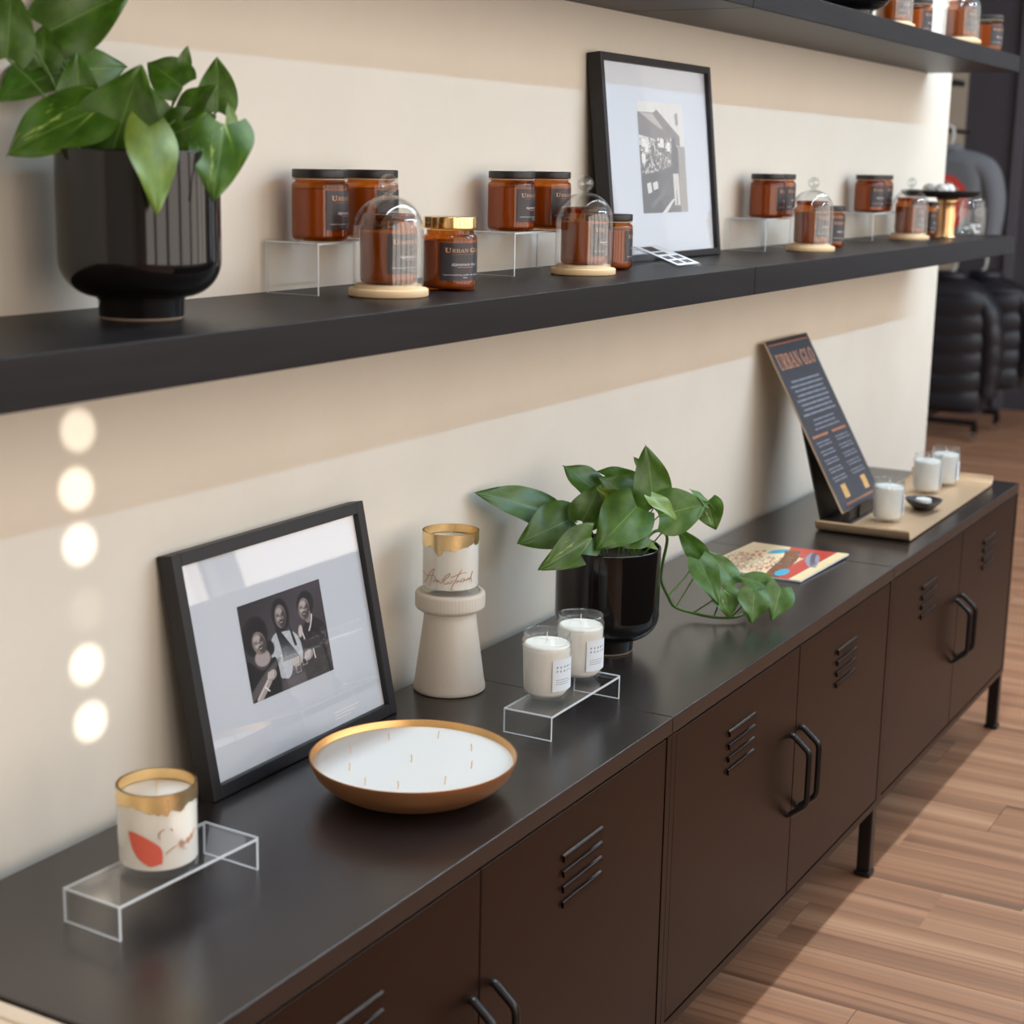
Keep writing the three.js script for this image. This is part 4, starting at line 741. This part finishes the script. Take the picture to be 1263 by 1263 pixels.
function garment(name, label, category, x, y0, len, z, half, thick, quilt, mat, turn = 0) {
  const t = thing(name, label, category, [x, y0, z], turn);
  const nu = 60, nv = 40, pos = [], uv = [], idx = [];
  for (let i = 0; i <= nu; i++) for (let j = 0; j <= nv; j++) {
    const u = i / nu, a = (j / nv) * Math.PI * 2, y = len * (1 - u);
    const sh = Math.min(1, 0.3 + Math.pow(u * 9, 0.6) * 0.7), q = quilt ? Math.pow(Math.abs(Math.sin(u * Math.PI * quilt + 0.9 * Math.abs(Math.sin(a)) )), 0.5) : 0;
    const w = half * sh * (quilt ? 0.95 + 0.05 * q : 0.95 + 0.05 * Math.sin(u * 8)), th = thick * Math.min(1, 0.4 + u * 5) * (quilt ? 0.86 + 0.16 * q : 0.9 + 0.12 * Math.sin(a * 5 + u * 6)) * (u > 0.97 ? 0.8 : 1);
    const ca = Math.cos(a), sa = Math.sin(a), sg = (v, e) => Math.sign(v) * Math.pow(Math.abs(v), e);
    pos.push(sg(ca, 0.8) * th, y, sg(sa, 0.7) * w); uv.push(j / nv * 2, u * 2);
  }
  for (let i = 0; i < nu; i++) for (let j = 0; j < nv; j++) { const a = i * (nv + 1) + j, b = a + 1, c = a + nv + 1, d = c + 1; idx.push(a, b, c, b, d, c); }
  const g = new THREE.BufferGeometry(); g.setAttribute('position', new THREE.Float32BufferAttribute(pos, 3)); g.setAttribute('uv', new THREE.Float32BufferAttribute(uv, 2)); g.setIndex(idx); g.computeVertexNormals();
  mat.side = THREE.DoubleSide; part('body', g, mat, t);
  for (const s of [-1, 1]) {
    const n = 40, P = [], R = [];
    const c = new THREE.CatmullRomCurve3([[0, len * 0.86, s * half * 0.5], [-0.005, len * 0.8, s * half * 0.86], [-0.015, len * 0.6, s * half * 1.06], [-0.02, len * 0.4, s * half * 1.1], [-0.02, len * 0.14, s * half * 1.06]].map((v) => new THREE.Vector3(...v)));
    const tg = new THREE.TubeGeometry(c, n, 1, 16, false), p = tg.attributes.position;
    for (let i = 0; i <= n; i++) { const cc = c.getPointAt(i / n), r = (0.07 - 0.02 * i / n) * (quilt ? 0.9 + 0.12 * Math.pow(Math.abs(Math.sin(i / n * Math.PI * quilt * 0.8)), 0.5) : 1); for (let j = 0; j <= 16; j++) { const k = i * 17 + j; p.setXYZ(k, cc.x + (p.getX(k) - cc.x) * r, cc.y + (p.getY(k) - cc.y) * r, cc.z + (p.getZ(k) - cc.z) * r); } }
    tg.computeVertexNormals(); part('sleeve', tg, mat, t);
  }
  part('collar', new THREE.TorusGeometry(0.07, quilt ? 0.03 : 0.018, 10, 24).rotateX(Math.PI / 2).scale(0.7, 1, 1).translate(0, len + 0.005, 0), mat, t);
  return t;
}
hanger('white hanger carrying the grey sweatshirt', RX + 0.12, 1.655, RZC); hanger('white hanger carrying the front puffer coat', RX + 0.15, 0.985, RZC + 0.06); hanger('white hanger carrying the second puffer coat', RX + 0.36, 0.985, RZC + 0.17);
{
  const sw = garment('sweatshirt', 'grey sweatshirt with round red print on the rack', 'sweatshirt', RX + 0.12, 1.0, 0.56, RZC, 0.255, 0.08, 0, M.fleece);
  const pt = canvas(256, 256, (c) => { c.fillStyle = '#d8483e'; c.beginPath(); c.fillRect(0, 0, 256, 256); c.strokeStyle = '#e9cdb4'; c.lineWidth = 9; c.setLineDash([14, 10, 6, 8]); c.beginPath(); c.arc(128, 128, 96, 0, 7); c.stroke(); c.setLineDash([18, 12]); c.beginPath(); c.arc(128, 128, 62, 0, 7); c.stroke(); });
  part('round_print', new THREE.CircleGeometry(0.16, 40).rotateY(-Math.PI / 2).translate(-0.092, 0.27, 0), std({ map: pt, roughness: 0.8, side: THREE.DoubleSide }), sw, 'round red print');
}
garment('puffer_coat', 'black quilted puffer coat foremost on the lower rail', 'coat', RX + 0.15, 0.14, 0.735, RZC + 0.06, 0.24, 0.1, 7, M.puffer);
garment('puffer_coat', 'black puffer coat hanging behind, nearer the charcoal wall corner', 'coat', RX + 0.36, 0.26, 0.615, RZC + 0.2, 0.25, 0.1, 6, M.puffer);

// ---------------------------------------------------------------- hanging mirror discs behind the viewer: they throw the row of sun spots on the wall
{
  const spots = [[-0.7256, 1.134, 0.75], [-0.7318, 1.067, 1], [-0.7297, 1.001, 1.05], [-0.7236, 0.9221, 0.1], [-0.7256, 0.8557, 1.05], [-0.7225, 0.7848, 1.05], [-0.7123, 0.7123, 0.2]];
  const dir = new THREE.Vector3(-0.45, 0.17, 0.89).normalize(), dist = 2.6;
  const at = (x, y) => new THREE.Vector3(x, y, WALL).addScaledVector(dir, dist);
  const base = at(-0.7256, 0.7);
  const t = thing('mirror_garland', 'string of small round mirror discs hanging from the ceiling', 'garland', [base.x, 0, base.z]);
  part('thread', new THREE.CylinderGeometry(0.0008, 0.0008, CEIL - 0.7, 6).translate(0, (CEIL + 0.7) / 2, 0), M.white, t);
  for (const [x, y, k] of spots) {
    const p = at(x, y), d = part('disc', new THREE.CylinderGeometry(0.029, 0.029, 0.002, 32).rotateX(Math.PI / 2).rotateY(Math.atan2(-dir.x, -dir.z)).translate(p.x - base.x, p.y, p.z - base.z), M.mirror, t);
    const l = new THREE.SpotLight(lin(1.0, 0.93, 0.82), LIGHT.disc * k * dist * dist / 6.76, 0, Math.atan(0.03 / dist), 0.45, 2);
    l.position.copy(p).addScaledVector(dir, -0.012); l.target.position.set(x, y, WALL); l.castShadow = true; l.shadow.radius = 0.2; l.name = 'mirror_glint'; scene.add(l, l.target);
  }
}
shade(scene);
renderer.render(scene, camera);
